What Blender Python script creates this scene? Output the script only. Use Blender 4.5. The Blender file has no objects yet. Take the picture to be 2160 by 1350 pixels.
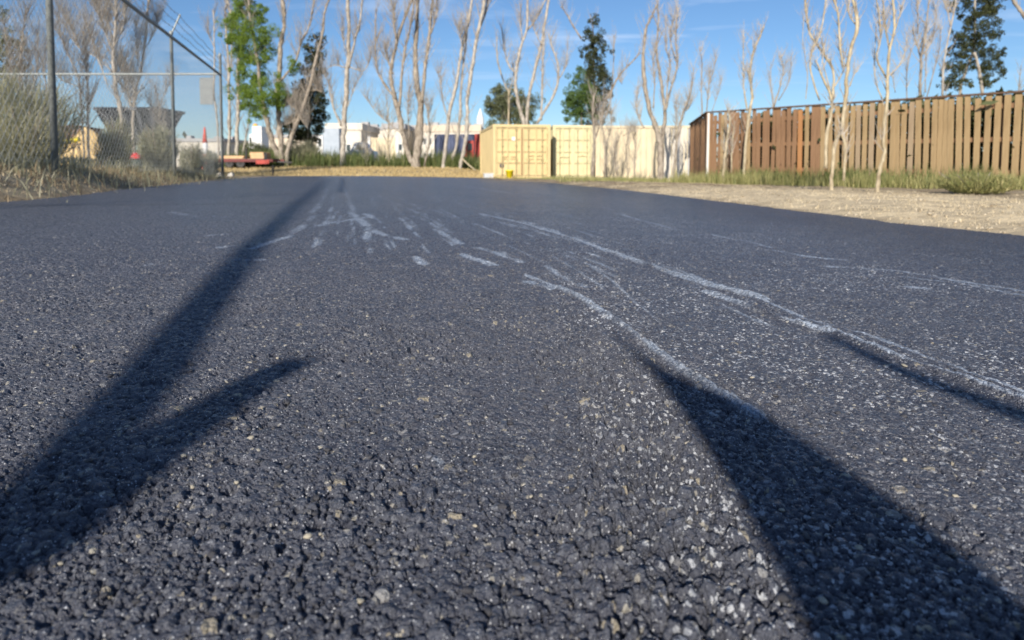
import bpy, math, random
import numpy as np
from mathutils import Vector

# ------------------------------------------------------------------ camera
F = 1400.0; PPX = 1080.0; HOR = 352.0; PITCH = math.radians(3.0)
PPY = HOR + F * math.tan(PITCH); CZ = 0.28
sc = bpy.context.scene
col = sc.collection
cam_d = bpy.data.cameras.new("camera"); cam = bpy.data.objects.new("camera", cam_d); col.objects.link(cam)
cam_d.sensor_width = 36.0; cam_d.lens = 36.0 * F / 2160.0
cam_d.shift_y = (PPY - 675.0) / 2160.0
cam_d.clip_start = 0.02; cam_d.clip_end = 3000.0
cam.location = (0, 0, CZ); cam.rotation_euler = (math.radians(90) - PITCH, 0, 0)
cam_d.dof.use_dof = True; cam_d.dof.focus_distance = 0.86; cam_d.dof.aperture_fstop = 8.0
sc.camera = cam

# ------------------------------------------------------------------ light
SUN_EL = math.radians(24.0); SHADOW_AZ = math.radians(15.0)      # shadows fall 15 degrees right of straight ahead
TOSUN = Vector((-math.sin(SHADOW_AZ) * math.cos(SUN_EL), -math.cos(SHADOW_AZ) * math.cos(SUN_EL), math.sin(SUN_EL)))
sl = bpy.data.lights.new("sun", 'SUN'); so = bpy.data.objects.new("sun", sl); col.objects.link(so)
sl.energy = 4.6; sl.angle = math.radians(0.6); sl.color = (1.0, 0.90, 0.76)
so.rotation_euler = TOSUN.to_track_quat('Z', 'Y').to_euler()
w = bpy.data.worlds.new("World"); sc.world = w; w.use_nodes = True
nt = w.node_tree; nt.nodes.clear()
def N(t, ty, **kw):
    n = t.nodes.new(ty)
    for k, v in kw.items(): setattr(n, k, v)
    return n
sky = N(nt, 'ShaderNodeTexSky', sky_type='NISHITA', sun_disc=False)
sky.sun_elevation = SUN_EL; sky.sun_rotation = math.radians(180 + 15); sky.altitude = 300; sky.air_density = 1.0
sky.dust_density = 0.2; sky.ozone_density = 6.0
tc = N(nt, 'ShaderNodeTexCoord'); sep = N(nt, 'ShaderNodeSeparateXYZ')
nt.links.new(tc.outputs['Generated'], sep.inputs[0])
def M(t, op, a, b=None, c=None, clamp=False):
    n = N(t, 'ShaderNodeMath', operation=op); n.use_clamp = clamp
    for i, v in enumerate((a, b, c)):
        if v is None: continue
        if isinstance(v, (int, float)): n.inputs[i].default_value = v
        else: t.links.new(v, n.inputs[i])
    return n.outputs[0]
# thin cirrus laid on a flat layer high above
zc_ = M(nt, 'MAXIMUM', sep.outputs[2], 0.03)
cx_ = M(nt, 'DIVIDE', sep.outputs[0], zc_); cy_ = M(nt, 'DIVIDE', sep.outputs[1], zc_)
cb = N(nt, 'ShaderNodeCombineXYZ')
nt.links.new(M(nt, 'ADD', M(nt, 'MULTIPLY', cx_, 0.42), M(nt, 'MULTIPLY', cy_, 0.10)), cb.inputs[0]); nt.links.new(M(nt, 'MULTIPLY', cy_, 1.1), cb.inputs[1])
cn = N(nt, 'ShaderNodeTexNoise'); cn.inputs['Scale'].default_value = 1.0; cn.inputs['Detail'].default_value = 7; cn.inputs['Distortion'].default_value = 0.6
cn.inputs['Roughness'].default_value = 0.55
nt.links.new(cb.outputs[0], cn.inputs['Vector'])
cr = N(nt, 'ShaderNodeMapRange'); cr.inputs[1].default_value = 0.53; cr.inputs[2].default_value = 0.78; cr.clamp = True
nt.links.new(cn.outputs['Fac'], cr.inputs[0])
fade = N(nt, 'ShaderNodeMapRange'); fade.inputs[1].default_value = 0.08; fade.inputs[2].default_value = 0.22
nt.links.new(sep.outputs[2], fade.inputs[0])
cf = M(nt, 'MULTIPLY', M(nt, 'MULTIPLY', cr.outputs[0], fade.outputs[0]), 0.7, clamp=True)
mixc = N(nt, 'ShaderNodeMix', data_type='RGBA'); mixc.inputs[7].default_value = (8.5, 9.3, 10.6, 1)
nt.links.new(cf, mixc.inputs[0]); nt.links.new(sky.outputs[0], mixc.inputs[6])
bg = N(nt, 'ShaderNodeBackground'); bg.inputs[1].default_value = 0.077
wo = N(nt, 'ShaderNodeOutputWorld'); nt.links.new(mixc.outputs[2], bg.inputs[0]); nt.links.new(bg.outputs[0], wo.inputs[0])
sc.view_settings.view_transform = 'Standard'; sc.view_settings.look = 'None'; sc.view_settings.exposure = 0.58
sc.view_settings.gamma = 1.0; sc.view_settings.use_curve_mapping = False
sc.cycles.use_denoising = True; sc.cycles.max_bounces = 6; sc.cycles.transparent_max_bounces = 12

# ------------------------------------------------------------------ helpers
R = random.Random(7); NR = np.random.RandomState(11)
def ss(a, b, x):
    t = np.clip((x - a) / (b - a), 0, 1); return t * t * (3 - 2 * t)
def terr(x, y):
    return (-0.018 * np.clip(x, -6, 6) - 0.0095 * np.clip(y - 4, 0, 26)
            + 0.42 * ss(31.5, 43, y) * ss(-0.6, -3.5, x) + 0.25 * ss(36, 48, y) * ss(-3.5, -0.6, x))
cp, sp_ = math.cos(PITCH), math.sin(PITCH)
def ray(u, v):
    a = (u - PPX) / F; b = -(v - PPY) / F
    return (a, cp + b * sp_, -sp_ + b * cp)
def at(u, v, D):                       # the point seen at (u, v) of the photograph, D metres ahead
    d = ray(u, v); k = D / d[1]
    return (d[0] * k, D, CZ + d[2] * k)
def ground(u, v):
    d = ray(u, v); lo, hi = 0.05, None; t = 0.1
    while t < 80:
        if CZ + d[2] * t < float(terr(d[0] * t, d[1] * t)): hi = t; break
        lo = t; t *= 1.03
    if hi is None: hi = 80
    for _ in range(30):
        m = (lo + hi) / 2
        if CZ + d[2] * m < float(terr(d[0] * m, d[1] * m)): hi = m
        else: lo = m
    return (d[0] * hi, d[1] * hi)

def hash2(ix, iy, s):
    h = np.sin(ix * 127.1 + iy * 311.7 + s * 74.7) * 43758.5453
    return h - np.floor(h)
def vnoise(x, y, s=0):
    ix, iy = np.floor(x), np.floor(y); fx, fy = x - ix, y - iy
    fx = fx * fx * (3 - 2 * fx); fy = fy * fy * (3 - 2 * fy)
    a = hash2(ix, iy, s); b = hash2(ix + 1, iy, s); c = hash2(ix, iy + 1, s); d = hash2(ix + 1, iy + 1, s)
    return (a + (b - a) * fx) * (1 - fy) + (c + (d - c) * fx) * fy
def fbm(x, y, s=0, o=4):
    t = 0; amp = 0.5
    for i in range(o): t = t + amp * vnoise(x * 2 ** i, y * 2 ** i, s + i); amp *= 0.5
    return t

class MB:
    def __init__(self): self.v = []; self.f = []
    def add(self, vs, fs):
        o = len(self.v); self.v += [tuple(p) for p in vs]; self.f += [tuple(i + o for i in f) for f in fs]; return self
    def box(self, c, s, rz=0.0, rx=0.0, ry=0.0):
        cz, sz = math.cos(rz), math.sin(rz); vs = []
        for dx in (-.5, .5):
            for dy in (-.5, .5):
                for dz in (-.5, .5):
                    x, y, z = dx * s[0], dy * s[1], dz * s[2]
                    if rx: y, z = y * math.cos(rx) - z * math.sin(rx), y * math.sin(rx) + z * math.cos(rx)
                    if ry: x, z = x * math.cos(ry) + z * math.sin(ry), -x * math.sin(ry) + z * math.cos(ry)
                    vs.append((c[0] + x * cz - y * sz, c[1] + x * sz + y * cz, c[2] + z))
        return self.add(vs, [(0, 1, 3, 2), (4, 6, 7, 5), (0, 4, 5, 1), (2, 3, 7, 6), (0, 2, 6, 4), (1, 5, 7, 3)])
    def tube(self, pts, rad, n=8, cap=True):
        pts = [Vector(p) for p in pts]; m = len(pts)
        if isinstance(rad, (int, float)): rad = [rad] * m
        vs = []; up = Vector((0.13, 0.97, 0.2)).normalized()
        for i, p in enumerate(pts):
            t = (pts[min(i + 1, m - 1)] - pts[max(i - 1, 0)])
            t = t.normalized() if t.length > 1e-9 else Vector((0, 0, 1))
            a = t.cross(up)
            if a.length < 0.05: a = t.cross(Vector((1, 0, 0)))
            a.normalize(); b = t.cross(a)
            for k in range(n):
                q = 2 * math.pi * k / n
                vs.append(p + (a * math.cos(q) + b * math.sin(q)) * rad[i])
        fs = [(i * n + k, i * n + (k + 1) % n, (i + 1) * n + (k + 1) % n, (i + 1) * n + k) for i in range(m - 1) for k in range(n)]
        if cap and n > 3: fs += [tuple(range(n - 1, -1, -1)), tuple((m - 1) * n + k for k in range(n))]
        return self.add(vs, fs)
    def lathe(self, c, prof, n=16):
        vs = [(c[0] + r * math.cos(2 * math.pi * k / n), c[1] + r * math.sin(2 * math.pi * k / n), c[2] + z) for r, z in prof for k in range(n)]
        fs = [(i * n + k, i * n + (k + 1) % n, (i + 1) * n + (k + 1) % n, (i + 1) * n + k) for i in range(len(prof) - 1) for k in range(n)]
        fs += [tuple(range(n - 1, -1, -1)), tuple((len(prof) - 1) * n + k for k in range(n))]
        return self.add(vs, fs)
    def build(self, name, m, parent=None, smooth=False):
        me = bpy.data.meshes.new(name); me.from_pydata(self.v, [], self.f)
        if smooth: me.shade_smooth()
        return link(name, me, m, parent)
def link(name, me, m, parent=None):
    o = bpy.data.objects.new(name, me); col.objects.link(o)
    if m is not None and not me.materials: me.materials.append(m)
    if parent: o.parent = parent
    return o
def npmesh(name, V, Fc, m, parent=None, smooth=False):
    V = np.asarray(V, dtype=np.float32); Fc = np.asarray(Fc, dtype=np.int32); k = Fc.shape[1]
    me = bpy.data.meshes.new(name); me.vertices.add(len(V)); me.vertices.foreach_set('co', V.ravel())
    me.loops.add(Fc.size); me.loops.foreach_set('vertex_index', Fc.ravel())
    me.polygons.add(len(Fc)); me.polygons.foreach_set('loop_start', np.arange(len(Fc), dtype=np.int32) * k)
    me.update(calc_edges=True)
    if smooth: me.shade_smooth()
    return link(name, me, m, parent)
def tag(o, label=None, cat=None, group=None, kind=None):
    if label: o['label'] = label
    if cat: o['category'] = cat
    if group: o['group'] = group
    if kind: o['kind'] = kind
    return o
def thing(name, label, cat, loc=(0, 0, 0), rz=0.0, group=None):
    o = bpy.data.objects.new(name, None); col.objects.link(o); o.location = loc; o.rotation_euler.z = rz
    o.empty_display_size = 0.2
    return tag(o, label, cat, group)
def copy_tree(o, parent=None):
    c = o.copy(); col.objects.link(c); c.parent = parent
    for ch in list(o.children): copy_tree(ch, c)
    return c

def mat(name, c1, c2=None, scale=5.0, rough=0.8, bump=0.0, bscale=None, metal=0.0, stretch=None, spec=0.5, coord='Object', dist=0.01, c3=None, island=False):
    m = bpy.data.materials.new(name); m.use_nodes = True; t = m.node_tree; b = t.nodes['Principled BSDF']
    b.inputs['Roughness'].default_value = rough; b.inputs['Metallic'].default_value = metal
    b.inputs['Specular IOR Level'].default_value = spec; b.inputs['Base Color'].default_value = (*c1, 1)
    tcn = N(t, 'ShaderNodeTexCoord'); mp = N(t, 'ShaderNodeMapping'); t.links.new(tcn.outputs[coord], mp.inputs[0])
    if stretch: mp.inputs['Scale'].default_value = stretch
    if c2:
        no = N(t, 'ShaderNodeTexNoise'); no.inputs['Scale'].default_value = scale; no.inputs['Detail'].default_value = 6; no.inputs['Roughness'].default_value = 0.62
        t.links.new(mp.outputs[0], no.inputs['Vector'])
        r = N(t, 'ShaderNodeValToRGB'); e = r.color_ramp.elements
        e[0].position = 0.32; e[0].color = (*c1, 1); e[1].position = 0.68; e[1].color = (*c2, 1)
        if c3: n3 = e.new(0.80); n3.color = (*c3, 1)
        if island:
            g = N(t, 'ShaderNodeNewGeometry')
            t.links.new(M(t, 'ADD', M(t, 'MULTIPLY', no.outputs[0], 0.5), M(t, 'MULTIPLY', g.outputs['Random Per Island'], 0.5)), r.inputs[0])
        else: t.links.new(no.outputs[0], r.inputs[0])
        t.links.new(r.outputs[0], b.inputs['Base Color'])
    if bump:
        nb = N(t, 'ShaderNodeTexNoise'); nb.inputs['Scale'].default_value = bscale or scale * 4; nb.inputs['Detail'].default_value = 5
        t.links.new(mp.outputs[0], nb.inputs['Vector'])
        bp = N(t, 'ShaderNodeBump'); bp.inputs['Strength'].default_value = bump; bp.inputs['Distance'].default_value = dist
        t.links.new(nb.outputs[0], bp.inputs['Height']); t.links.new(bp.outputs[0], b.inputs['Normal'])
    return m
def leafmat(name, c1, c2, c3, trans=0.35, rough=0.6):
    m = mat(name, c1, c2, 1.3, rough, c3=c3, island=True, spec=0.35); t = m.node_tree; b = t.nodes['Principled BSDF']
    tr = N(t, 'ShaderNodeBsdfTranslucent'); mx = N(t, 'ShaderNodeMixShader'); mx.inputs[0].default_value = trans
    lk = b.inputs['Base Color'].links[0].from_socket; t.links.new(lk, tr.inputs[0])
    out = t.nodes['Material Output']; t.links.new(b.outputs[0], mx.inputs[1]); t.links.new(tr.outputs[0], mx.inputs[2]); t.links.new(mx.outputs[0], out.inputs[0])
    return m

# ------------------------------------------------------------------ asphalt material
def asphalt_mat():
    m = bpy.data.materials.new('asphalt'); m.use_nodes = True; t = m.node_tree; b = t.nodes['Principled BSDF']
    tcn = N(t, 'ShaderNodeTexCoord'); P = tcn.outputs['Object']
    def attr(n): a = N(t, 'ShaderNodeAttribute'); a.attribute_name = n; return a.outputs['Fac']
    def noise(sc_, det=4, st=None):
        n = N(t, 'ShaderNodeTexNoise'); n.inputs['Scale'].default_value = sc_; n.inputs['Detail'].default_value = det
        if st:
            mp = N(t, 'ShaderNodeMapping'); mp.inputs['Scale'].default_value = st; t.links.new(P, mp.inputs[0]); t.links.new(mp.outputs[0], n.inputs['Vector'])
        else: t.links.new(P, n.inputs['Vector'])
        return n.outputs[0]
    def rng(s, a, b_, c=0, d=1):
        n = N(t, 'ShaderNodeMapRange'); n.inputs[1].default_value = a; n.inputs[2].default_value = b_; n.inputs[3].default_value = c; n.inputs[4].default_value = d
        t.links.new(s, n.inputs[0]); return n.outputs[0]
    def mix(f, a, b_):
        n = N(t, 'ShaderNodeMix', data_type='RGBA')
        if isinstance(f, (int, float)): n.inputs[0].default_value = f
        else: t.links.new(f, n.inputs[0])
        for i, v in ((6, a), (7, b_)):
            if isinstance(v, tuple): n.inputs[i].default_value = (*v, 1)
            else: t.links.new(v, n.inputs[i])
        return n.outputs[2]
    big = rng(noise(0.9, 5), 0.3, 0.7); med = rng(noise(14, 5), 0.3, 0.7)
    base = mix(med, (0.030, 0.035, 0.055), (0.066, 0.072, 0.099))
    base = mix(M(t, 'MULTIPLY', big, 0.5), base, (0.086, 0.091, 0.113))
    # grains: fine voronoi, each with its own value
    v1 = N(t, 'ShaderNodeTexVoronoi'); v1.inputs['Scale'].default_value = 260; t.links.new(P, v1.inputs['Vector'])
    sx = N(t, 'ShaderNodeSeparateXYZ'); t.links.new(v1.outputs['Color'], sx.inputs[0])
    base = mix(rng(sx.outputs[0], 0.55, 1.0, 0, 0.5), base, (0.118, 0.128, 0.158))
    base = mix(rng(sx.outputs[1], 0.975, 0.99, 0, 0.75), base, (0.42, 0.40, 0.34))
    v5 = N(t, 'ShaderNodeTexVoronoi'); v5.inputs['Scale'].default_value = 620; t.links.new(P, v5.inputs['Vector']); s5 = N(t, 'ShaderNodeSeparateXYZ'); t.links.new(v5.outputs['Color'], s5.inputs[0])
    base = mix(M(t, 'MULTIPLY', rng(s5.outputs[0], .90, .93, 0, .85), M(t, 'LESS_THAN', v5.outputs['Distance'], .42)), base, (0.58, 0.61, 0.66))  # sparkle painted into the base colour as fine pale dots
    sr = attr('stone')
    base = mix(rng(sr, 0.35, 0.93, 0, 0.40), base, (0.105, 0.115, 0.145))
    base = mix(rng(sr, 0.97, 0.985, 0, 0.75), base, (0.34, 0.30, 0.22))
    # farther specks
    v2 = N(t, 'ShaderNodeTexVoronoi'); v2.inputs['Scale'].default_value = 55; t.links.new(P, v2.inputs['Vector'])
    s2 = N(t, 'ShaderNodeSeparateXYZ'); t.links.new(v2.outputs['Color'], s2.inputs[0])
    dot = M(t, 'LESS_THAN', v2.outputs['Distance'], 0.28)
    base = mix(M(t, 'MULTIPLY', rng(s2.outputs[1], 0.93, 0.96, 0, 0.6), dot), base, (0.36, 0.36, 0.36))
    base = mix(M(t, 'MULTIPLY', rng(sx.outputs[0], .91, .93, 0, .8), attr('speck')), base, (0.50, 0.53, 0.58))
    v4 = N(t, 'ShaderNodeTexVoronoi'); v4.inputs['Scale'].default_value = 150; t.links.new(P, v4.inputs['Vector']); s4 = N(t, 'ShaderNodeSeparateXYZ'); t.links.new(v4.outputs['Color'], s4.inputs[0])
    base = mix(M(t, 'MULTIPLY', M(t, 'MULTIPLY', rng(s4.outputs[0], .89, .91, 0, .85), M(t, 'LESS_THAN', v4.outputs['Distance'], .33)), attr('speck')), base, (0.52, 0.55, 0.60))
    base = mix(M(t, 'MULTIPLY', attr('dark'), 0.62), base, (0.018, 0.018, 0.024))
    # pale dried washes
    br = rng(noise(22, 7, (1.0, 0.16, 1)), 0.30, 0.62); br2 = rng(noise(190, 3), 0.35, 0.6, 0.45, 1)
    st = M(t, 'MULTIPLY', rng(M(t, 'MULTIPLY', attr('streak'), br), 0.14, 0.60), M(t, 'MULTIPLY', br2, rng(M(t, 'ADD', M(t, 'MULTIPLY', sx.outputs[2], .5), M(t, 'MULTIPLY', attr('stone'), .5)), .15, .6, .35, 1)), clamp=True)
    base = mix(M(t, 'MULTIPLY', st, 0.9), base, (0.37, 0.44, 0.55))
    t.links.new(base, b.inputs['Base Color'])
    b.inputs['Specular IOR Level'].default_value = 0.6
    t.links.new(rng(sx.outputs[2], 0, 1, 0.20, 0.58), b.inputs['Roughness'])
    # relief: granular film over the stones
    nb = noise(700, 3); bp = N(t, 'ShaderNodeBump'); bp.inputs['Distance'].default_value = 0.0030; bp.inputs['Strength'].default_value = 1.0
    hh = M(t, 'ADD', nb, M(t, 'MULTIPLY', M(t, 'SUBTRACT', 1.0, v1.outputs['Distance']), 0.8)); t.links.new(hh, bp.inputs['Height'])
    bp2 = N(t, 'ShaderNodeBump'); bp2.inputs['Distance'].default_value = 0.006; bp2.inputs['Strength'].default_value = 0.35
    v3 = N(t, 'ShaderNodeTexVoronoi'); v3.inputs['Scale'].default_value = 95; t.links.new(P, v3.inputs['Vector'])
    t.links.new(M(t, 'SUBTRACT', 1.0, v3.outputs['Distance']), bp2.inputs['Height']); t.links.new(bp.outputs[0], bp2.inputs['Normal'])
    t.links.new(bp2.outputs[0], b.inputs['Normal'])
    return m
ASPH = asphalt_mat()

# ------------------------------------------------------------------ road shape
LE = sorted([ground(*p) for p in ((0, 432), (140, 420), (240, 405), (330, 394), (400, 386), (470, 378))], key=lambda p: p[1])
RE = sorted([ground(*p) for p in ((2160, 502), (1900, 473), (1640, 441), (1450, 418), (1300, 400), (1150, 385), (1050, 380))], key=lambda p: p[1])
LY = np.array([-12, LE[0][1] - 2.5] + [p[1] for p in LE] + [31]); LX = np.array([LE[0][0] + 2.3, LE[0][0] + .45] + [p[0] for p in LE] + [LE[-1][0] - .26 * (31 - LE[-1][1])])
RY = np.array([-12, RE[0][1] - 2.5] + [p[1] for p in RE]); RX = np.array([RE[0][0] + 1.6, RE[0][0] + .35] + [p[0] for p in RE])
print('LE', LE); print('RE', RE)
ROAD_END = 29.6
def edges(y):
    j = 0.05 * (fbm(y * 3.0, y * 0 + 2.2, 5) - 0.5) * 2 + 0.12 * (vnoise(y * .5, y * 0 + 7.1, 9) - .5)
    return np.interp(y, LY, LX) + j, np.interp(y, RY, RX) + j * 0.8

# streaks of pale dried wash, and their widths in metres
ST = [
 ([(1010, 455), (1100, 475), (1200, 505), (1290, 540), (1400, 580), (1500, 612), (1610, 643)], .012, 1.5),
 ([(1340, 552), (1420, 575), (1520, 610), (1600, 632)], .010, .8),
 ([(1600, 640), (1700, 685), (1830, 720), (2000, 785), (2160, 845)], .004, 1.4),
 ([(1490, 628), (1560, 655), (1650, 688), (1760, 716)], .009, 1.5),
 ([(1510, 650), (1600, 690), (1700, 725)], .006, .6),
 ([(1760, 716), (1880, 768), (1990, 808), (2160, 868)], .004, 1.5),
 ([(1110, 590), (1180, 620), (1240, 652), (1300, 695), (1360, 742), (1440, 802), (1530, 862), (1600, 905)], .009, .95),
 ([(1170, 550), (1250, 600), (1320, 660), (1400, 712)], .007, .5), ([(1230, 560), (1290, 600), (1340, 650), (1390, 690)], .005, .5),
 ([(1280, 450), (1340, 465), (1430, 490)], .02, .7), ([(1500, 500), (1560, 512), (1625, 527)], .02, .8), ([(1640, 535), (1700, 548), (1780, 556)], .02, .9),
 ([(1750, 570), (1830, 575), (1900, 580), (2000, 598), (2160, 624)], .014, .9), ([(1900, 592), (2020, 606), (2160, 634)], .009, .8),
 ([(1915, 615), (1945, 618)], .014, 1.0), ([(2055, 650), (2075, 654)], .008, 1.0),
 ([(740, 452), (765, 475), (790, 495), (850, 512)], .03, 1.0), ([(770, 455), (790, 465)], .03, .9), ([(675, 482), (720, 472), (770, 462)], .03, .9),
 ([(775, 490), (776, 520)], .022, 1.0), ([(845, 465), (870, 492)], .02, .9), ([(920, 490), (970, 522)], .022, .9), ([(975, 545), (1040, 568)], .022, 1.0),
 ([(1010, 530), (1060, 545), (1100, 562)], .016, .8), ([(878, 550), (895, 566)], .02, .8), ([(1115, 605), (1160, 618)], .016, .8), ([(1150, 570), (1225, 615)], .012, .8),
 ([(360, 452), (400, 460), (470, 462)], .05, .55), ([(440, 503), (470, 500)], .03, .6), ([(465, 530), (492, 525)], .022, .7), ([(530, 532), (560, 521), (600, 508)], .02, .8),
 ([(500, 556), (552, 556)], .014, .8), ([(180, 455), (210, 456)], .04, .4), ([(300, 570), (318, 566)], .01, .6),
 ([(775, 380), (790, 410), (850, 440), (920, 472), (950, 497)], .022, .45), ([(795, 385), (860, 430), (960, 465), (1020, 485)], .022, .4), ([(830, 380), (900, 410), (990, 440), (1080, 462)], .03, .4),
 ([(940, 388), (1020, 400), (1090, 412)], .07, .6), ([(690, 400), (680, 425), (650, 475), (600, 510)], .03, .6), ([(720, 385), (735, 420), (745, 455)], .03, .6),
 ([(1080, 395), (1200, 420), (1320, 455)], .03, .4), ([(700, 440), (690, 470), (680, 505)], .02, .7), ([(905, 985), (930, 1003)], .006, .5),
 ([(870, 460), (900, 470), (930, 490)], .02, .6), ([(1100, 480), (1150, 500), (1230, 520)], .014, .7), ([(1040, 470), (1120, 490), (1180, 510)], .012, .7)]
ST = [(p_, h_ * (.72 if h_ > .018 else 1), i_) for p_, h_, i_ in ST]
rs_ = random.Random(5)
for _ in range(95):
    u = rs_.uniform(640, 1280); v = 384 + 200 * rs_.random() ** 1.2 * (0.45 + .55 * (u - 640) / 640 if u > 900 else .75); du = (u - 735) / max(v - 352, 20)
    ln = rs_.uniform(4, 16) * (v - 352) / 110; jj = rs_.uniform(-7, 7)
    ST.append(([(u - du * ln, v - ln), (u + jj, v), (u + du * ln + jj, v + ln)], rs_.uniform(.004, .011), rs_.uniform(.4, .8)))
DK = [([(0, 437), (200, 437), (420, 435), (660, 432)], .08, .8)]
def polymask(x, y, items):
    out = np.zeros_like(x)
    for pts, hw, inten in items:
        g = [ground(*p) for p in pts]; xs = [p[0] for p in g]; ys = [p[1] for p in g]; pad = hw * 3
        hw = hw * 1.0; sel = np.where((x > min(xs) - pad) & (x < max(xs) + pad) & (y > min(ys) - pad) & (y < max(ys) + pad))[0]
        if not len(sel): continue
        px, py = x[sel], y[sel]; wob = (fbm(px * 6, py * 6, 3, 3) - .45) * hw * 1.6; px = px + wob; best = np.full(px.shape, 9.0)
        for (ax, ay), (bx, by) in zip(g[:-1], g[1:]):
            dx, dy = bx - ax, by - ay; L = dx * dx + dy * dy + 1e-12
            t = np.clip(((px - ax) * dx + (py - ay) * dy) / L, 0, 1)
            best = np.minimum(best, np.hypot(px - ax - t * dx, py - ay - t * dy))
        out[sel] = np.maximum(out[sel], inten * np.exp(-(best / hw) ** 2 * 0.9))
    return out
def stones(x, y):
    """height of the aggregate (m) and a value per stone: angular chips with tilted tops"""
    H = np.full(x.shape, -0.0034); S = np.zeros_like(x)
    wx = x + 0.0010 * (vnoise(x * 520, y * 520, 31) - .5); wy = y + 0.0010 * (vnoise(x * 520, y * 520, 32) - .5)
    for cell, dens, amp, base, s in ((0.0034, .93, .0020, -.0022, 1), (0.0058, .60, .0030, -.0022, 2), (0.0110, .24, .0042, -.0020, 3)):
        ix, iy = np.floor(wx / cell), np.floor(wy / cell)
        for ox in (-1, 0, 1):
            for oy in (-1, 0, 1):
                jx, jy = ix + ox, iy + oy
                hx, hy = hash2(jx, jy, s), hash2(jx, jy, s + .5); sz = hash2(jx, jy, s + .9)
                r = cell * (0.40 + 0.30 * sz); an = hx * 39.7; el = 0.78 + .42 * hy
                dx, dy = wx - (jx + hx) * cell, wy - (jy + hy) * cell; ca, sa = np.cos(an), np.sin(an)
                u = (dx * ca + dy * sa) / (r * el); v = (-dx * sa + dy * ca) / (r / el)
                p = np.maximum(np.abs(u), np.abs(v)); p = np.maximum(p, np.abs(u * .62 + v * .78) * 1.06); p = np.maximum(p, np.abs(u * .70 - v * .66) * 1.10)
                q = 1 - p; rnd = hash2(jx, jy, s + 3.3)
                hgt = base + amp * np.minimum(q / .34, 1.0) * (0.5 + .65 * rnd) + amp * (.42 * u * (sz - .5) + .42 * v * (hy - .5)) * 1.4
                up = (hash2(jx, jy, s + 1.3) < dens) & (q > 0) & (hgt > H)
                H = np.where(up, hgt, H); S = np.where(up, rnd, S)
    return H, S
def set_attr(me, name, arr):
    a = me.attributes.new(name, 'FLOAT', 'POINT'); a.data.foreach_set('value', np.asarray(arr, dtype=np.float32))

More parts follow.
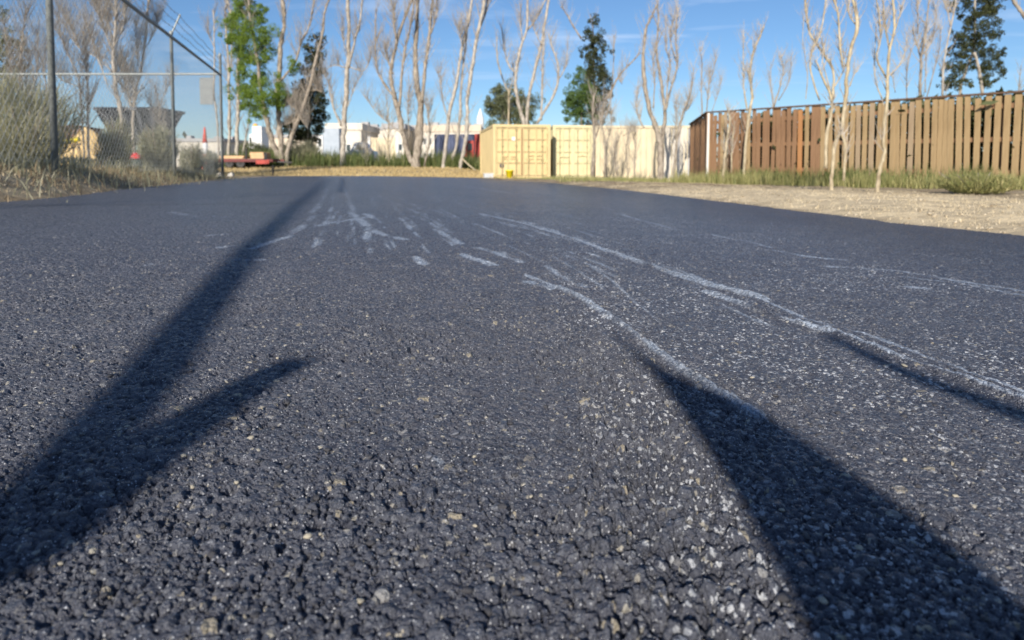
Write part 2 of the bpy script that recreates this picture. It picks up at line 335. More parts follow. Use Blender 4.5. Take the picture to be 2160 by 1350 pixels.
ASPH_OFF = 0.012
def make_road():
    step = 0.0029; r0, r1 = 0.25, 34.0; rs = [r0]
    while rs[-1] < r1: rs.append(rs[-1] * (1 + (.0029 if rs[-1] < 1.7 else .0029 + .0045 * min(1, (rs[-1] - 1.7) / 3))))
    rs = np.array(rs); th = np.arange(-0.80, 0.80, step)
    RR, TT = np.meshgrid(rs, th, indexing='ij'); x = (RR * np.sin(TT)).ravel(); y = (RR * np.cos(TT)).ravel()
    n, m = len(rs), len(th); r = RR.ravel(); H = np.full(x.shape, -.001); S = np.zeros_like(x)
    nr = np.where(r < 6.5)[0]; H[nr], S[nr] = stones(x[nr], y[nr]); k = 1 - ss(1.6, 6.4, r) * 0.85
    # opened-up, ravelled band of loose coarse grit in front of and left of the broad shadow
    (e1, f1), (e2, f2) = ground(1400, 800), ground(1640, 1340); (l1, m1), (l2, m2) = ground(1215, 740), ground(1215, 1340)
    xr_ = e2 + (y - f2) * (e1 - e2) / (f1 - f2); xl_ = l2 + (y - m2) * (l1 - l2) / (m1 - m2)
    wv = .02 * (fbm(x * 30, y * 30, 61, 3) - .45)
    rough = ss(-.004, .012, x - xl_ + wv) * ss(.012, -.006, x - xr_ + wv) * ss(1.15, .75, y)
    patch = ss(.50, .60, fbm(x * 5, y * 4, 71, 4)) * ss(1.6, .9, y)
    smoothr = ss(.0, .03, x - xr_ + wv) * ss(2.5, 1.2, y)
    k = k * (.80 + .55 * patch - .22 * smoothr + 1.05 * rough)
    lump = fbm(x * 75, y * 75, 24, 3); pit = ss(.60, .68, fbm(x * 48, y * 48, 33, 3))
    z = terr(x, y) + H * k + ASPH_OFF + 0.0022 * (fbm(x * 22, y * 22, 14, 3) - .45) + 0.006 * (fbm(x * 1.7, y * 1.7, 15, 3) - .45) * ss(.8, 2.5, r)
    z = z + rough * (0.013 * (lump - .42) + .004) - pit * (.0036 + .005 * rough + .002 * patch) * (1 - .6 * smoothr) * ss(4, 1.5, r)
    # the low seam ridge that the wash follows
    rid = polymask(x, y, [([(1180, 620), (1240, 652), (1300, 695), (1360, 742), (1440, 802), (1530, 862), (1600, 905)], .010, 1.0), ([(1490, 628), (1650, 688), (1760, 716), (1880, 768), (1990, 808), (2160, 868)], .008, 1.0), ([(1290, 540), (1400, 580), (1500, 612), (1610, 643)], .010, 1.0)])
    z = z + rid * .009 * (.6 + .8 * fbm(x * 40, y * 40, 55, 3))
    lx, rx = edges(y)
    idx = np.arange(n * m).reshape(n, m)
    q = np.stack([idx[:-1, :-1], idx[:-1, 1:], idx[1:, 1:], idx[1:, :-1]], -1).reshape(-1, 4)[:, ::-1]
    inside = (x > lx) & (x < rx) & (y < ROAD_END + .25 * (fbm(x * 2, x * 0, 3) - .5))
    q = q[inside[q].all(1)]
    used = np.zeros(n * m, bool); used[q.ravel()] = True; new = np.cumsum(used) - 1
    V = np.stack([x, y, z], 1)[used]; o = npmesh('asphalt_road', V, new[q], ASPH, None, smooth=True)
    qc = new[q][:, 0]; o.data.polygons.foreach_set('use_smooth', (V[qc, 0] ** 2 + V[qc, 1] ** 2 > 8.0 ** 2))
    xu, yu = x[used], y[used]
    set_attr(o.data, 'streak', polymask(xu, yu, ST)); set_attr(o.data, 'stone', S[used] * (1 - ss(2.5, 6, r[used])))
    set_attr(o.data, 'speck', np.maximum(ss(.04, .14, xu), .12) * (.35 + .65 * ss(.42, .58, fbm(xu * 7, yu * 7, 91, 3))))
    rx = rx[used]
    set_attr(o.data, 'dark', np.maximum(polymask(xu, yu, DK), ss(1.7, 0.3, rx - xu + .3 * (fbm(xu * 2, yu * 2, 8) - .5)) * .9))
    tag(o, 'dark freshly sealed asphalt with pale dried washes running into the distance', kind='structure')
    return o
road = make_road()
# the same asphalt to the sides of and behind the camera: one coarser sheet a little lower
def road_rest():
    ys = np.arange(-12, 30.0, .25); V = []; Fc = []; K = 24
    for yv in ys:
        a, b = edges(np.array([yv])); a, b = float(a[0]) + .02, float(b[0]) - .02
        for k in range(K + 1):
            xx = a + (b - a) * k / K; V.append((xx, yv, float(terr(xx, yv)) + ASPH_OFF - .009))
    for i in range(len(ys) - 1):
        for k in range(K): Fc.append((i * (K + 1) + k, i * (K + 1) + k + 1, (i + 1) * (K + 1) + k + 1, (i + 1) * (K + 1) + k))
    o = npmesh('road', V, Fc, ASPH); tag(o, 'asphalt carrying on beside and behind the lens', kind='structure')
road_rest()

# larger stones one can pick apart, set in the asphalt
coat = mat('coated_stone', (.035, .036, .044), (.075, .075, .085), 220, .42, .6, 700, dist=.001)
pale = mat('bare_stone', (.30, .27, .20), (.48, .45, .38), 300, .6, .5, 600, dist=.001)
slate = mat('blue_stone', (.09, .10, .13), (.15, .16, .19), 200, .45, .4, 600, dist=.001)
def stone_mesh(s, m):
    rr = random.Random(s); mb = MB(); nu, nv = 8, 5; vs = []
    for i in range(nv + 1):
        ph = -math.pi / 2 + math.pi * i / nv
        for k in range(nu):
            th = 2 * math.pi * k / nu; q = 1 + rr.uniform(-.17, .17)
            vs.append((math.cos(ph) * math.cos(th) * q, math.cos(ph) * math.sin(th) * q * .8, math.sin(ph) * .55 * q))
    fs = [(i * nu + k, i * nu + (k + 1) % nu, (i + 1) * nu + (k + 1) % nu, (i + 1) * nu + k) for i in range(nv) for k in range(nu)]
    mb.add(vs, fs); me = bpy.data.meshes.new('stone'); me.from_pydata(mb.v, [], mb.f); me.shade_smooth(); me.materials.append(m); return me
smeshes = [stone_mesh(i, coat) for i in range(7)] + [stone_mesh(20 + i, pale) for i in range(2)] + [stone_mesh(30, slate), stone_mesh(31, slate)]
pts = []
fixed = [(525, 860, 15), (640, 770, 12), (560, 852, 12), (800, 890, 16), (905, 990, 14), (610, 855, 9), (960, 940, 14), (650, 1165, 18), (675, 1160, 12), (780, 990, 15), (1735, 1305, 22), (1810, 1190, 17), (1500, 1260, 30), (1690, 1345, 20), (1650, 1300, 30), (1360, 1130, 22), (470, 1240, 14), (130, 1225, 12), (1160, 1130, 11), (2000, 1160, 14), (1060, 1100, 16), (880, 1290, 18)]
for i, (u, v, wpx) in enumerate(fixed): pts.append((*ground(u, v), wpx))
tries = 0
while len(pts) < 285 and tries < 9000:
    tries += 1; u = R.uniform(-60, 2220); v = 760 + (1350 - 760) * R.random() ** .6
    g = ground(u, v); s = R.uniform(9, 19) * (v / 1250)
    if all((g[0] - p[0]) ** 2 + (g[1] - p[1]) ** 2 > .022 ** 2 for p in pts): pts.append((*g, s))
for i, (gx, gy, wpx) in enumerate(pts):
    me = R.choice(smeshes[:7]) if R.random() > .16 else R.choice(smeshes[7:])
    if i in (7, 8, 10, 11, 16, 17): me = smeshes[7 + i % 2]
    if i in (1, 0, 2, 4, 6): me = smeshes[9]
    o = link('stone', me, None, road); r = wpx * gy / F * .5 * 1.25
    o.location = (gx, gy, float(terr(gx, gy)) + ASPH_OFF + r * R.uniform(-.10, .16)); o.scale = (r * R.uniform(.85, 1.2), r, r * R.uniform(.7, 1.0)); o.rotation_euler = (R.uniform(-.3, .3), R.uniform(-.3, .3), R.uniform(0, 6.28))

# ------------------------------------------------------------------ ground
def gz(x, y):
    x = np.asarray(x, float); y = np.asarray(y, float)
    lx, rx = np.interp(y, LY, LX), np.interp(y, RY, RX)
    rx = np.where(y > RY[-1], 1e3, rx); dl = lx - x; dr = x - rx
    yl = (y < 31)
    z = terr(x, y) - .012
    z = z + np.where(yl, ss(-.02, .75, dl) * (.15 + .07 * fbm(x * 3, y * 3, 2)) * ss(17, 13, y), 0) * 1.0
    z = z + np.where(yl, ss(0.0, 1.4, dr) * .05, 0)
    out = np.clip(np.maximum(dl, dr) / .3, 0, 1); out = np.where(y > ROAD_END, np.maximum(out, np.clip((y - ROAD_END) / .3, 0, 1)), out)
    z = z + out * (.07 * (fbm(x * 2.6, y * 2.6, 41, 5) - .45) * ss(60, 20, np.hypot(x, y)) + .02 * ss(0, .3, np.maximum(dl, dr)))
    return z
def ground_mat():
    m = bpy.data.materials.new('dry_ground'); m.use_nodes = True; t = m.node_tree; b = t.nodes['Principled BSDF']; b.inputs['Roughness'].default_value = .95; b.inputs['Specular IOR Level'].default_value = .15
    tcn = N(t, 'ShaderNodeTexCoord'); P = tcn.outputs['Object']
    def nz(s, d=6):
        n = N(t, 'ShaderNodeTexNoise'); n.inputs['Scale'].default_value = s; n.inputs['Detail'].default_value = d; n.inputs['Roughness'].default_value = .65; t.links.new(P, n.inputs['Vector']); return n.outputs[0]
    r = N(t, 'ShaderNodeValToRGB'); e = r.color_ramp.elements; e[0].position = .34; e[0].color = (.20, .155, .10, 1); e[1].position = .62; e[1].color = (.40, .335, .235, 1)
    k = e.new(.48); k.color = (.30, .24, .16, 1)
    t.links.new(nz(2.2), r.inputs[0])
    pa = N(t, 'ShaderNodeAttribute'); pa.attribute_name = 'pale'
    mx = N(t, 'ShaderNodeMix', data_type='RGBA'); t.links.new(r.outputs[0], mx.inputs[6]); mx.inputs[7].default_value = (.76, .63, .42, 1)
    rr = N(t, 'ShaderNodeMapRange'); rr.inputs[1].default_value = .35; rr.inputs[2].default_value = .6; t.links.new(nz(5), rr.inputs[0])
    t.links.new(M(t, 'MULTIPLY', pa.outputs['Fac'], M(t, 'MULTIPLY_ADD', rr.outputs[0], .7, .3)), mx.inputs[0]); t.links.new(mx.outputs[2], b.inputs['Base Color'])
    bp = N(t, 'ShaderNodeBump'); bp.inputs['Strength'].default_value = .9; bp.inputs['Distance'].default_value = .03; t.links.new(nz(14, 8), bp.inputs['Height']); t.links.new(bp.outputs[0], b.inputs['Normal'])
    return m
GM = ground_mat()
def make_ground():
    a = [-1200, -500, -200, -90, -45, -28] + list(np.arange(-20, 20.01, .16)) + [28, 45, 90, 200, 500, 1200]
    c = [-300, -90, -30] + list(np.arange(-12, 2, .8)) + list(np.arange(2, 26, .16)) + list(np.arange(26, 50, .6)) + [56, 65, 80, 110, 160, 300, 700, 1800]
    X, Y = np.meshgrid(a, c, indexing='ij'); x, y = X.ravel(), Y.ravel(); z = gz(x, y); n, m = X.shape
    idx = np.arange(n * m).reshape(n, m); q = np.stack([idx[:-1, :-1], idx[1:, :-1], idx[1:, 1:], idx[:-1, 1:]], -1).reshape(-1, 4)
    o = npmesh('ground', np.stack([x, y, z], 1), q, GM, smooth=True)
    rx = np.interp(y, RY, RX); d = x - rx
    set_attr(o.data, 'pale', ss(-.1, .3, d) * ss(5.2, 2.2, d) * ss(13.5, 8.5, y) * (y < 20) + .25 * ss(0, 1, np.interp(y, LY, LX) - x) * (y < 15))
    tag(o, 'dry sandy earth on both sides of the asphalt', kind='structure')
make_ground()
def G0(x, y): return float(gz(np.array([x]), np.array([y]))[0])

# loose clods and stones
rubm = mat('clods', (.28, .23, .16), (.50, .44, .34), 9, .95, .5, 40, island=True, spec=.1)
def scatter_clods(name, n, region, s0, s1, label):
    vs = []; fs = []
    for _ in range(n):
        x, y = region(); s = s0 + (s1 - s0) * R.random() ** 3; z = G0(x, y) + s * .1; o = len(vs)
        for p in ((1, 0, 0), (-1, 0, 0), (0, 1, 0), (0, -1, 0), (0, 0, .8), (0, 0, -.6), (.6, .6, .4), (-.6, .5, .4), (.5, -.6, .45), (-.6, -.6, .3)):
            q = [v * s * R.uniform(.6, 1.15) for v in p]; vs.append((x + q[0], y + q[1], z + q[2]))
        for f in ((0, 6, 8), (0, 8, 3), (0, 2, 6), (6, 2, 4), (6, 4, 8), (8, 4, 9), (8, 9, 3), (2, 7, 4), (7, 9, 4), (7, 1, 9), (2, 1, 7), (9, 1, 3), (0, 5, 2), (2, 5, 1), (1, 5, 3), (3, 5, 0)): fs.append(tuple(i + o for i in f))
    me = npmesh(name, vs, fs, rubm); return tag(me, label, 'gravel', kind='stuff')
def reg_right():
    y = R.uniform(2.5, 11); e = float(np.interp(y, RY, RX)); return e + .03 + 3.6 * R.random() ** 1.4, y
def reg_left():
    y = R.uniform(1.5, 16); e = float(np.interp(y, LY, LX)); return e - .02 - 1.3 * R.random() ** 1.4, y
scatter_clods('gravel', 2400, reg_right, .003, .018, 'pale crumbly clods of sand beside the asphalt on the fence side')
scatter_clods('gravel', 1500, reg_left, .004, .02, 'small clods and stones on the dirt bank below the wire fence')

# ------------------------------------------------------------------ grass
def blades(name, n, region, h0, h1, wd, m, label, lean=.35, cat='grass'):
    xy = np.array([region() for _ in range(n)]); z = gz(xy[:, 0], xy[:, 1]) - .01; h = NR.uniform(h0, h1, n) * NR.uniform(.5, 1, n)
    a = NR.uniform(0, 6.28, n); l = NR.uniform(0, lean, n) * h; b = NR.uniform(0, 6.28, n); ww = wd * NR.uniform(.6, 1.3, n)
    B = np.stack([xy[:, 0], xy[:, 1], z], 1); D = np.stack([np.cos(a), np.sin(a), a * 0], 1); L = np.stack([np.cos(b), np.sin(b), b * 0], 1)
    up = np.array([0, 0, 1.0])
    p0 = B - D * ww[:, None]; p1 = B + D * ww[:, None]; p2 = B + D * ww[:, None] * .7 + up * (h * .55)[:, None] + L * (l * .3)[:, None]
    p3 = B - D * ww[:, None] * .7 + up * (h * .55)[:, None] + L * (l * .3)[:, None]; p4 = B + up * h[:, None] + L * l[:, None]
    V = np.stack([p0, p1, p2, p3, p4], 1).reshape(-1, 3); k = np.arange(n)[:, None] * 5
    Fc = np.concatenate([k + [0, 1, 2], k + [0, 2, 3], k + [3, 2, 4]], 0)
    return tag(npmesh(name, V, Fc, m), label, cat, kind='stuff')
straw = leafmat('straw', (.44, .33, .15), (.58, .46, .24), (.66, .56, .34), .25)
strawgreen = leafmat('fading_grass', (.22, .24, .09), (.36, .34, .15), (.50, .44, .22), .3)
greenw = leafmat('green_weeds', (.09, .13, .04), (.17, .20, .07), (.30, .29, .13), .35)
palestraw = leafmat('pale_straw', (.55, .46, .30), (.68, .59, .42), (.76, .69, .54), .25)
def strip(x0, x1, y0, y1):
    return lambda: (R.uniform(x0, x1), R.uniform(y0, y1))
blades('dry_grass', 26000, strip(-17, .2, 29.7, 42), .03, .20, .012, straw, 'short straw coloured grass behind the far end of the asphalt', cat='grass')
blades('dry_grass', 5000, strip(-1.2, 8, 29.9, 33), .03, .14, .012, strawgreen, 'thin fading grass around the feet of the cream containers')
def wreg():
    while True:
        x, y = R.uniform(-19, 0), R.uniform(41, 47)
        if R.random() < float(ss(.38, .6, fbm(np.array([x * .5]), np.array([y * .5]), 3))[0]) + .12: return x, y
blades('weeds', 15000, wreg, .3, 1.5, .02, greenw, 'green weeds growing among the feet of the bare trees', .5, 'weeds')
FA, FB, FC_, = (5.45, 18.6), (10.6, 10.7), (6.37, 23.8)     # brown fence: corner, near end, back end
def fence_reg(off0, off1, t0=0.0, t1=1.0):
    def f():
        t = t0 + (t1 - t0) * R.random()
        while R.random() > .25 + .9 * float(ss(.38, .58, fbm(np.array([t * 9]), np.array([off1]), 77))[0]): t = t0 + (t1 - t0) * R.random()
        x = FA[0] + (FB[0] - FA[0]) * t; y = FA[1] + (FB[1] - FA[1]) * t; o = R.uniform(off0, off1)
        return x - o * .84, y - o * .55
    return f
blades('tall_grass', 9000, fence_reg(.05, 1.5), .12, .50, .007, strawgreen, 'tall fading grass along the foot of the brown plank fence', .45)
blades('tall_grass', 3500, fence_reg(.05, .8, .05, .75), .2, .62, .008, greenw, 'greener tufts close against the brown plank fence', .5)
blades('dry_grass', 7000, strip(1.3, 6.2, 17.5, 30), .03, .26, .008, strawgreen, 'thin olive grass on the verge in front of the long cream container', .6)
def regv():
    while True:
        y = R.uniform(3.5, 17); e = float(np.interp(y, RY, RX)); x_ = e + .15 + 4.6 * R.random()
        if R.random() < .12 + float(ss(.42, .56, fbm(np.array([x_ * 1.8]), np.array([y * 1.8]), 19))[0]): return x_, y
blades('dry_grass', 24000, regv, .008, .042, .003, palestraw, 'sparse straw on the pale sandy verge', .9)
def regl():
    y = R.uniform(3.0, 15); e = float(np.interp(y, LY, LX)); return e - .15 - 1.4 * R.random(), y
blades('dry_grass', 12000, regl, .008, .045, .003, palestraw, 'flattened straw on the dirt bank below the wire fence', 1.2)

# ------------------------------------------------------------------ trees
bark_pale = mat('pale_bark', (.20, .17, .14), (.52, .485, .43), 6, .85, .6, 12, stretch=(1.3, 1.3, .6), c3=(.13, .10, .08))
bark_grey = mat('grey_bark', (.13, .105, .08), (.40, .355, .30), 6, .9, .7, 12, stretch=(1.3, 1.3, .6), c3=(.10, .075, .055))
bark_tan = mat('tan_bark', (.22, .175, .11), (.56, .49, .35), 9, .85, .6, 20, stretch=(1.3, 1.3, .6), c3=(.17, .13, .085))
twigm = mat('twig_bark', (.23, .20, .17), (.44, .40, .35), 3, .9)
def zc(ox, pts): return [(ox + x / 3.069, y / 3.069) for x, y in pts]
def limb(D, pts, w0, w1, root=False, spread=.6):
    """a limb traced in the photograph, given its own wander in depth"""
    n = len(pts); dd = R.uniform(-spread, spread); P = []
    for i, (u, v) in enumerate(pts):
        q = i / max(n - 1, 1); P.append(Vector(at(u, v, D + dd * q + R.uniform(-.08, .08) * (D / 30.))))
    rad = [(w0 + (w1 - w0) * (i / max(n - 1, 1))) * .43 * D / F for i in range(n)]
    if root:
        b = P[0].copy(); g = G0(b.x, b.y); P[0].z = max(P[0].z, g + .15); P.insert(0, Vector((b.x, b.y, g - .05))); rad.insert(0, rad[0] * 1.3)
    # smooth and roughen the line
    Q = []; RQ = []
    for i in range(len(P) - 1):
        p0 = P[max(i - 1, 0)]; p1 = P[i]; p2 = P[i + 1]; p3 = P[min(i + 2, len(P) - 1)]
        for k in range(4):
            t = k / 4; t2 = t * t; t3 = t2 * t
            c = .5 * ((2 * p1) + (p2 - p0) * t + (2 * p0 - 5 * p1 + 4 * p2 - p3) * t2 + (3 * p1 - p0 - 3 * p2 + p3) * t3)
            r = rad[i] * (1 - t) + rad[i + 1] * t; c = c + Vector((R.uniform(-1, 1), R.uniform(-1, 1), 0)) * r * .28; Q.append(c); RQ.append(r * R.uniform(.84, 1.2))
    Q.append(P[-1]); RQ.append(rad[-1])
    return Q, RQ
def grow_twigs(mb, P, rad, n, L, up=.8, depth=1, start=.25):
    for _ in range(int(n * (2.6 if depth else 1.3))):
        q = start + (1 - start) * R.random(); i = min(int(q * (len(P) - 1)), len(P) - 2)
        p = P[i].lerp(P[i + 1], R.random()); a = R.uniform(0, 6.28)
        d = Vector((math.cos(a) * .7, math.sin(a) * .7, up * R.uniform(.7, 2.2))).normalized(); l = L * R.uniform(.35, 1.0)
        pts_ = [p]; r0 = min(rad[i] * .5, .006 + l * .008); nseg = 5 if depth else 3
        for k in range(nseg):
            d = (d + Vector((R.uniform(-.25, .25), R.uniform(-.25, .25), .14))).normalized(); pts_.append(pts_[-1] + d * l / nseg)
        rr = [r0 * (1 - .75 * k / nseg) for k in range(nseg + 1)]
        mb.tube(pts_, rr, 3, cap=False)
        if depth: grow_twigs(mb, pts_, rr, R.randint(2, 4), l * .5, up, depth - 1, .2)
def leaves(name, clumps, D, m, parent, leaf=.06, dens=1.0, zoomx=None, squash=1.0):
    """crown of leaf faces filling clumps (u, v, r in photo pixels)"""
    Vs = []
    for (u, v, r) in clumps:
        if zoomx is not None: u, v, r = zoomx + u / 3.069, v / 3.069, r / 3.069 * 1.34
        rm = r * D / F; c = np.array(at(u, v, D + R.uniform(-.6, .6) * rm * 1.5)); n = int(dens * 32 * (rm / leaf) ** 2) + 10
        # sub-clumps give the uneven outline
        ns = 13; sub = NR.normal(0, .5, (ns, 3)) * rm; sr = rm * NR.uniform(.22, .5, ns); pick = NR.randint(0, ns, n)
        d = NR.normal(0, 1, (n, 3)); d /= np.linalg.norm(d, axis=1)[:, None]; p = c + sub[pick] + d * (sr[pick] * NR.uniform(.35, 1.1, n) ** .6)[:, None] * [1, 1, squash]
        a = NR.normal(0, 1, (n, 3)); a /= np.linalg.norm(a, axis=1)[:, None]; b = np.cross(a, NR.normal(0, 1, (n, 3))); b /= np.linalg.norm(b, axis=1)[:, None] + 1e-9
        s = (leaf * NR.uniform(.55, 1.2, n))[:, None]
        Vs.append(np.stack([p - a * s * .5, p + b * s * .33, p + a * s * .6, p - b * s * .33], 1).reshape(-1, 3))
    V = np.concatenate(Vs); k = np.arange(len(V) // 4)[:, None] * 4
    return npmesh(name, V, k + [0, 1, 2, 3], m, parent)
def tree(name, label, D, limbs, ox, bark=bark_grey, tw=18, L=1.6, group=None, spread=.6, crown=None, cat='tree', up=.8, tdepth=1):
    """limbs: (points in a zoomed picture, start width, end width, root?)"""
    if D < 30: tw = int(tw * 1.6)
    built = [(limb(D, zc(ox, p) if ox is not None else p, (a / 3.069 if ox is not None else a), (b / 3.069 if ox is not None else b), rt, spread)) for (p, a, b, rt) in limbs]
    b0 = built[0][0][0]; t = thing(name, label, cat, (b0.x, b0.y, b0.z), 0, group); off = Vector((b0.x, b0.y, b0.z)); tm = MB(); first = True
    for Pq, Rq in built:
        P2 = [p - off for p in Pq]; mb = MB(); mb.tube(P2, Rq, 7); mb.build('trunk' if first else 'limb', bark, t, smooth=True); first = False
        grow_twigs(tm, P2, Rq, tw, L, up, tdepth)
    if tw: o = tm.build('twigs', twigm, t); o['kind'] = 'stuff'
    return t, off
def shift(o, off): o.location = -off
GB = 'bare multi stemmed trees behind the far end of the asphalt'
Z2, Z3, Z4, Z5 = 440, 900, 1300, 1680
popl = leafmat('poplar_leaf', (.13, .21, .03), (.25, .36, .06), (.40, .48, .10), .45)
dkev = leafmat('evergreen', (.03, .038, .014), (.058, .07, .025), (.11, .12, .045), .12)
olive = leafmat('olive_leaf', (.10, .12, .06), (.17, .19, .10), (.26, .27, .15), .25)
midg = leafmat('mid_green', (.07, .13, .03), (.13, .20, .05), (.22, .30, .09), .35)
sage = leafmat('sage_leaf', (.30, .30, .19), (.44, .43, .30), (.56, .54, .41), .5)

tree('bare_tree', 'slim pale trunk just beyond the corner post of the wire fence', 44, [([(130, 1010), (135, 800), (130, 550), (125, 350), (108, 120), (125, -60)], 24, 12, True), ([(128, 560), (150, 300), (145, 100), (110, -30)], 12, 8, False)], Z2, bark_pale, 26, 2.2, GB)
tree('bare_tree', 'straight pale trunk between the fence corner and the leafy green tree', 43, [([(182, 1012), (186, 830), (192, 640), (190, 480), (195, 380), (235, 150), (262, -60)], 30, 14, True)], Z2, bark_pale, 30, 2.2, GB)
tree('bare_tree', 'thin short crooked stem behind the flatbed trailer', 46, [([(222, 1000), (240, 890), (262, 770), (270, 700)], 14, 5, True)], Z2, bark_pale, 12, 1.4, GB)
t, off = tree('leafy_tree', 'tree with three leaning grey stems and bright green leaves on its left side', 42, [
    ([(470, 1050), (425, 950), (395, 860), (365, 740), (335, 560), (310, 350), (270, 150), (258, -40)], 46, 12, True),
    ([(478, 1040), (465, 900), (450, 730), (445, 600), (460, 470), (466, 300), (490, 130), (474, -40)], 44, 26, True),
    ([(505, 1020), (540, 880), (600, 720), (650, 580), (690, 400), (735, 230), (748, 100), (790, -40)], 36, 12, True),
    ([(460, 530), (560, 400), (600, 270), (650, 170), (688, -20)], 18, 10, False), ([(650, 590), (700, 585), (735, 600)], 9, 4, False),
    ([(600, 715), (540, 690), (500, 640)], 10, 4, False), ([(585, 760), (520, 800), (470, 812)], 8, 3, False), ([(545, 870), (560, 760), (620, 640), (640, 500)], 12, 5, False), ([(590, 760), (640, 830)], 8, 4, False)], Z2, bark_grey, 22, 2.0)
c = leaves('crown', [(230, 60, 62), (320, 60, 40), (160, 160, 55), (250, 190, 80), (330, 130, 34), (150, 265, 42), (220, 320, 70), (340, 310, 72), (385, 255, 42), (300, 400, 62), (205, 425, 45), (330, 500, 50), (270, 560, 70), (235, 630, 55), (330, 625, 80), (420, 640, 52), (468, 620, 42), (300, 700, 44), (330, 750, 22), (545, 430, 36), (460, 560, 32), (230, -20, 60), (380, 350, 30), (210, 20, 30)], 42, popl, t, .085, 1.0, Z2); shift(c, off)
t, off = tree('evergreen_tree', 'dark evergreen behind the three leaning grey stems', 47, [([(640, 1040), (650, 800), (670, 500), (700, 260)], 30, 6, True)], Z2, bark_grey, 0)
c = leaves('crown', [(700, 262, 36), (705, 335, 50), (640, 300, 26), (680, 430, 60), (665, 500, 62), (705, 520, 42), (650, 600, 74), (620, 680, 80), (690, 680, 56), (640, 780, 90), (705, 800, 52), (560, 650, 30), (560, 780, 60), (620, 860, 76), (682, 900, 44), (600, 540, 30), (740, 250, 18), (730, 600, 24), (735, 740, 24)], 47, dkev, t, .12, 1.1, Z2); shift(c, off)
tree('bare_tree', 'single upright pale trunk between the leafy tree and the thick clump', 42, [
    ([(875, 1085), (868, 950), (875, 820), (885, 700), (895, 500), (905, 350), (905, 150), (900, -40)], 42, 26, True),
    ([(860, 815), (810, 700), (785, 580), (775, 500)], 18, 6, False), ([(905, 440), (950, 250), (980, 130), (996, -20)], 18, 12, False), ([(890, 440), (840, 425), (790, 430), (740, 470)], 9, 3, False),
    ([(905, 430), (960, 450), (1000, 460), (1040, 400), (1045, 300)], 11, 4, False), ([(895, 700), (950, 560), (1000, 470)], 8, 3, False), ([(885, 330), (870, 230), (868, 120)], 8, 3, False)], Z2, bark_pale, 18, 1.8, GB)
tree('bare_tree', 'thickest clump of bare grey stems rising from one flared foot', 41, [
    ([(1330, 1085), (1290, 990), (1265, 900), (1235, 750), (1200, 600), (1180, 500), (1200, 350), (1240, 200), (1300, 40), (1325, -30)], 44, 18, True),
    ([(1345, 1080), (1358, 900), (1372, 700), (1352, 560), (1340, 400), (1345, 200), (1350, -40)], 64, 24, True),
    ([(1210, 640), (1130, 530), (1085, 430), (1080, 250), (1082, 60)], 20, 7, False), ([(1235, 700), (1250, 500), (1270, 330), (1310, 150), (1335, -30)], 20, 14, False),
    ([(1378, 660), (1400, 450), (1420, 300), (1440, 100), (1455, -30)], 28, 16, False), ([(1195, 480), (1160, 390), (1145, 290)], 10, 5, False), ([(1215, 250), (1200, 150), (1200, 40)], 14, 7, False),
    ([(1398, 1080), (1430, 900), (1422, 740), (1440, 640)], 13, 5, True), ([(1300, 900), (1290, 720), (1300, 560)], 10, 4, False), ([(1255, 870), (1170, 800), (1080, 720), (1000, 600)], 9, 4, False), ([(1440, 220), (1470, 120), (1480, -10)], 12, 6, False)], Z2, bark_grey, 22, 2.0, GB)
tree('bare_tree', 'thin stem standing in weeds before the cream slatted wall', 42, [([(1170, 1085), (1160, 950), (1165, 800), (1150, 620)], 15, 5, True), ([(1020, 1060), (1030, 980), (1025, 900)], 9, 4, True)], Z2, bark_tan, 18, 1.6, GB)
GF = 'three tall slim stems beside the blue container'
tree('bare_tree', 'first of three tall stems, nearest the thick clump', 41, [([(105, 1100), (130, 900), (150, 720), (190, 550), (215, 400), (235, 280), (270, 140), (302, -40)], 30, 16, True), ([(148, 790), (110, 680), (92, 550), (70, 460)], 11, 4, False), ([(230, 300), (215, 230), (205, 160)], 9, 4, False)], Z3, bark_pale, 20, 1.8, GF)
tree('bare_tree', 'middle one of three tall stems, leaning towards the cream container', 41.6, [([(150, 1095), (195, 930), (215, 750), (225, 550), (242, 380), (262, 200), (262, 80)], 27, 10, True)], Z3, bark_pale, 20, 1.8, GF)
tree('bare_tree', 'last of three tall stems, standing before the red vehicle', 40.6, [([(218, 1100), (245, 950), (262, 800), (265, 640), (285, 500), (315, 300), (350, 130), (385, -50)], 28, 24, True), ([(330, 220), (390, 60), (400, -30)], 14, 8, False)], Z3, bark_pale, 20, 1.8, GF)
tag(MB().tube([at(975, 335, 40.2), at(990, 349, 39.6), at(1003, 359, 39.2)], [.05, .045, .03], 6).build('fallen_branch', bark_tan), 'fallen bare branch propped against the weeds left of the cream container', 'branch')
GC = 'bare trees rising behind the cream containers'
tree('bare_tree', 'bare tree with spreading pale limbs above the door end of the first container', 44, [
    ([(640, 900), (630, 800), (600, 700), (575, 540), (590, 400), (610, 300), (650, 180), (650, -30)], 32, 14, True), ([(575, 470), (530, 420), (500, 300), (485, 180)], 13, 5, False),
    ([(640, 850), (660, 640), (700, 450), (740, 300), (765, 150), (797, -30)], 27, 16, False), ([(740, 780), (748, 600), (752, 400), (760, 250)], 18, 10, False),
    ([(715, 800), (800, 660), (850, 540), (845, 400), (810, 300), (790, 220)], 22, 9, False), ([(850, 520), (900, 430), (912, 300)], 9, 4, False), ([(622, 260), (605, 150), (612, 50)], 12, 6, False), ([(655, 190), (710, 120), (772, -10)], 15, 10, False),
    ([(745, 290), (700, 200), (690, 130)], 8, 4, False)], Z3, bark_pale, 16, 1.7, GC)
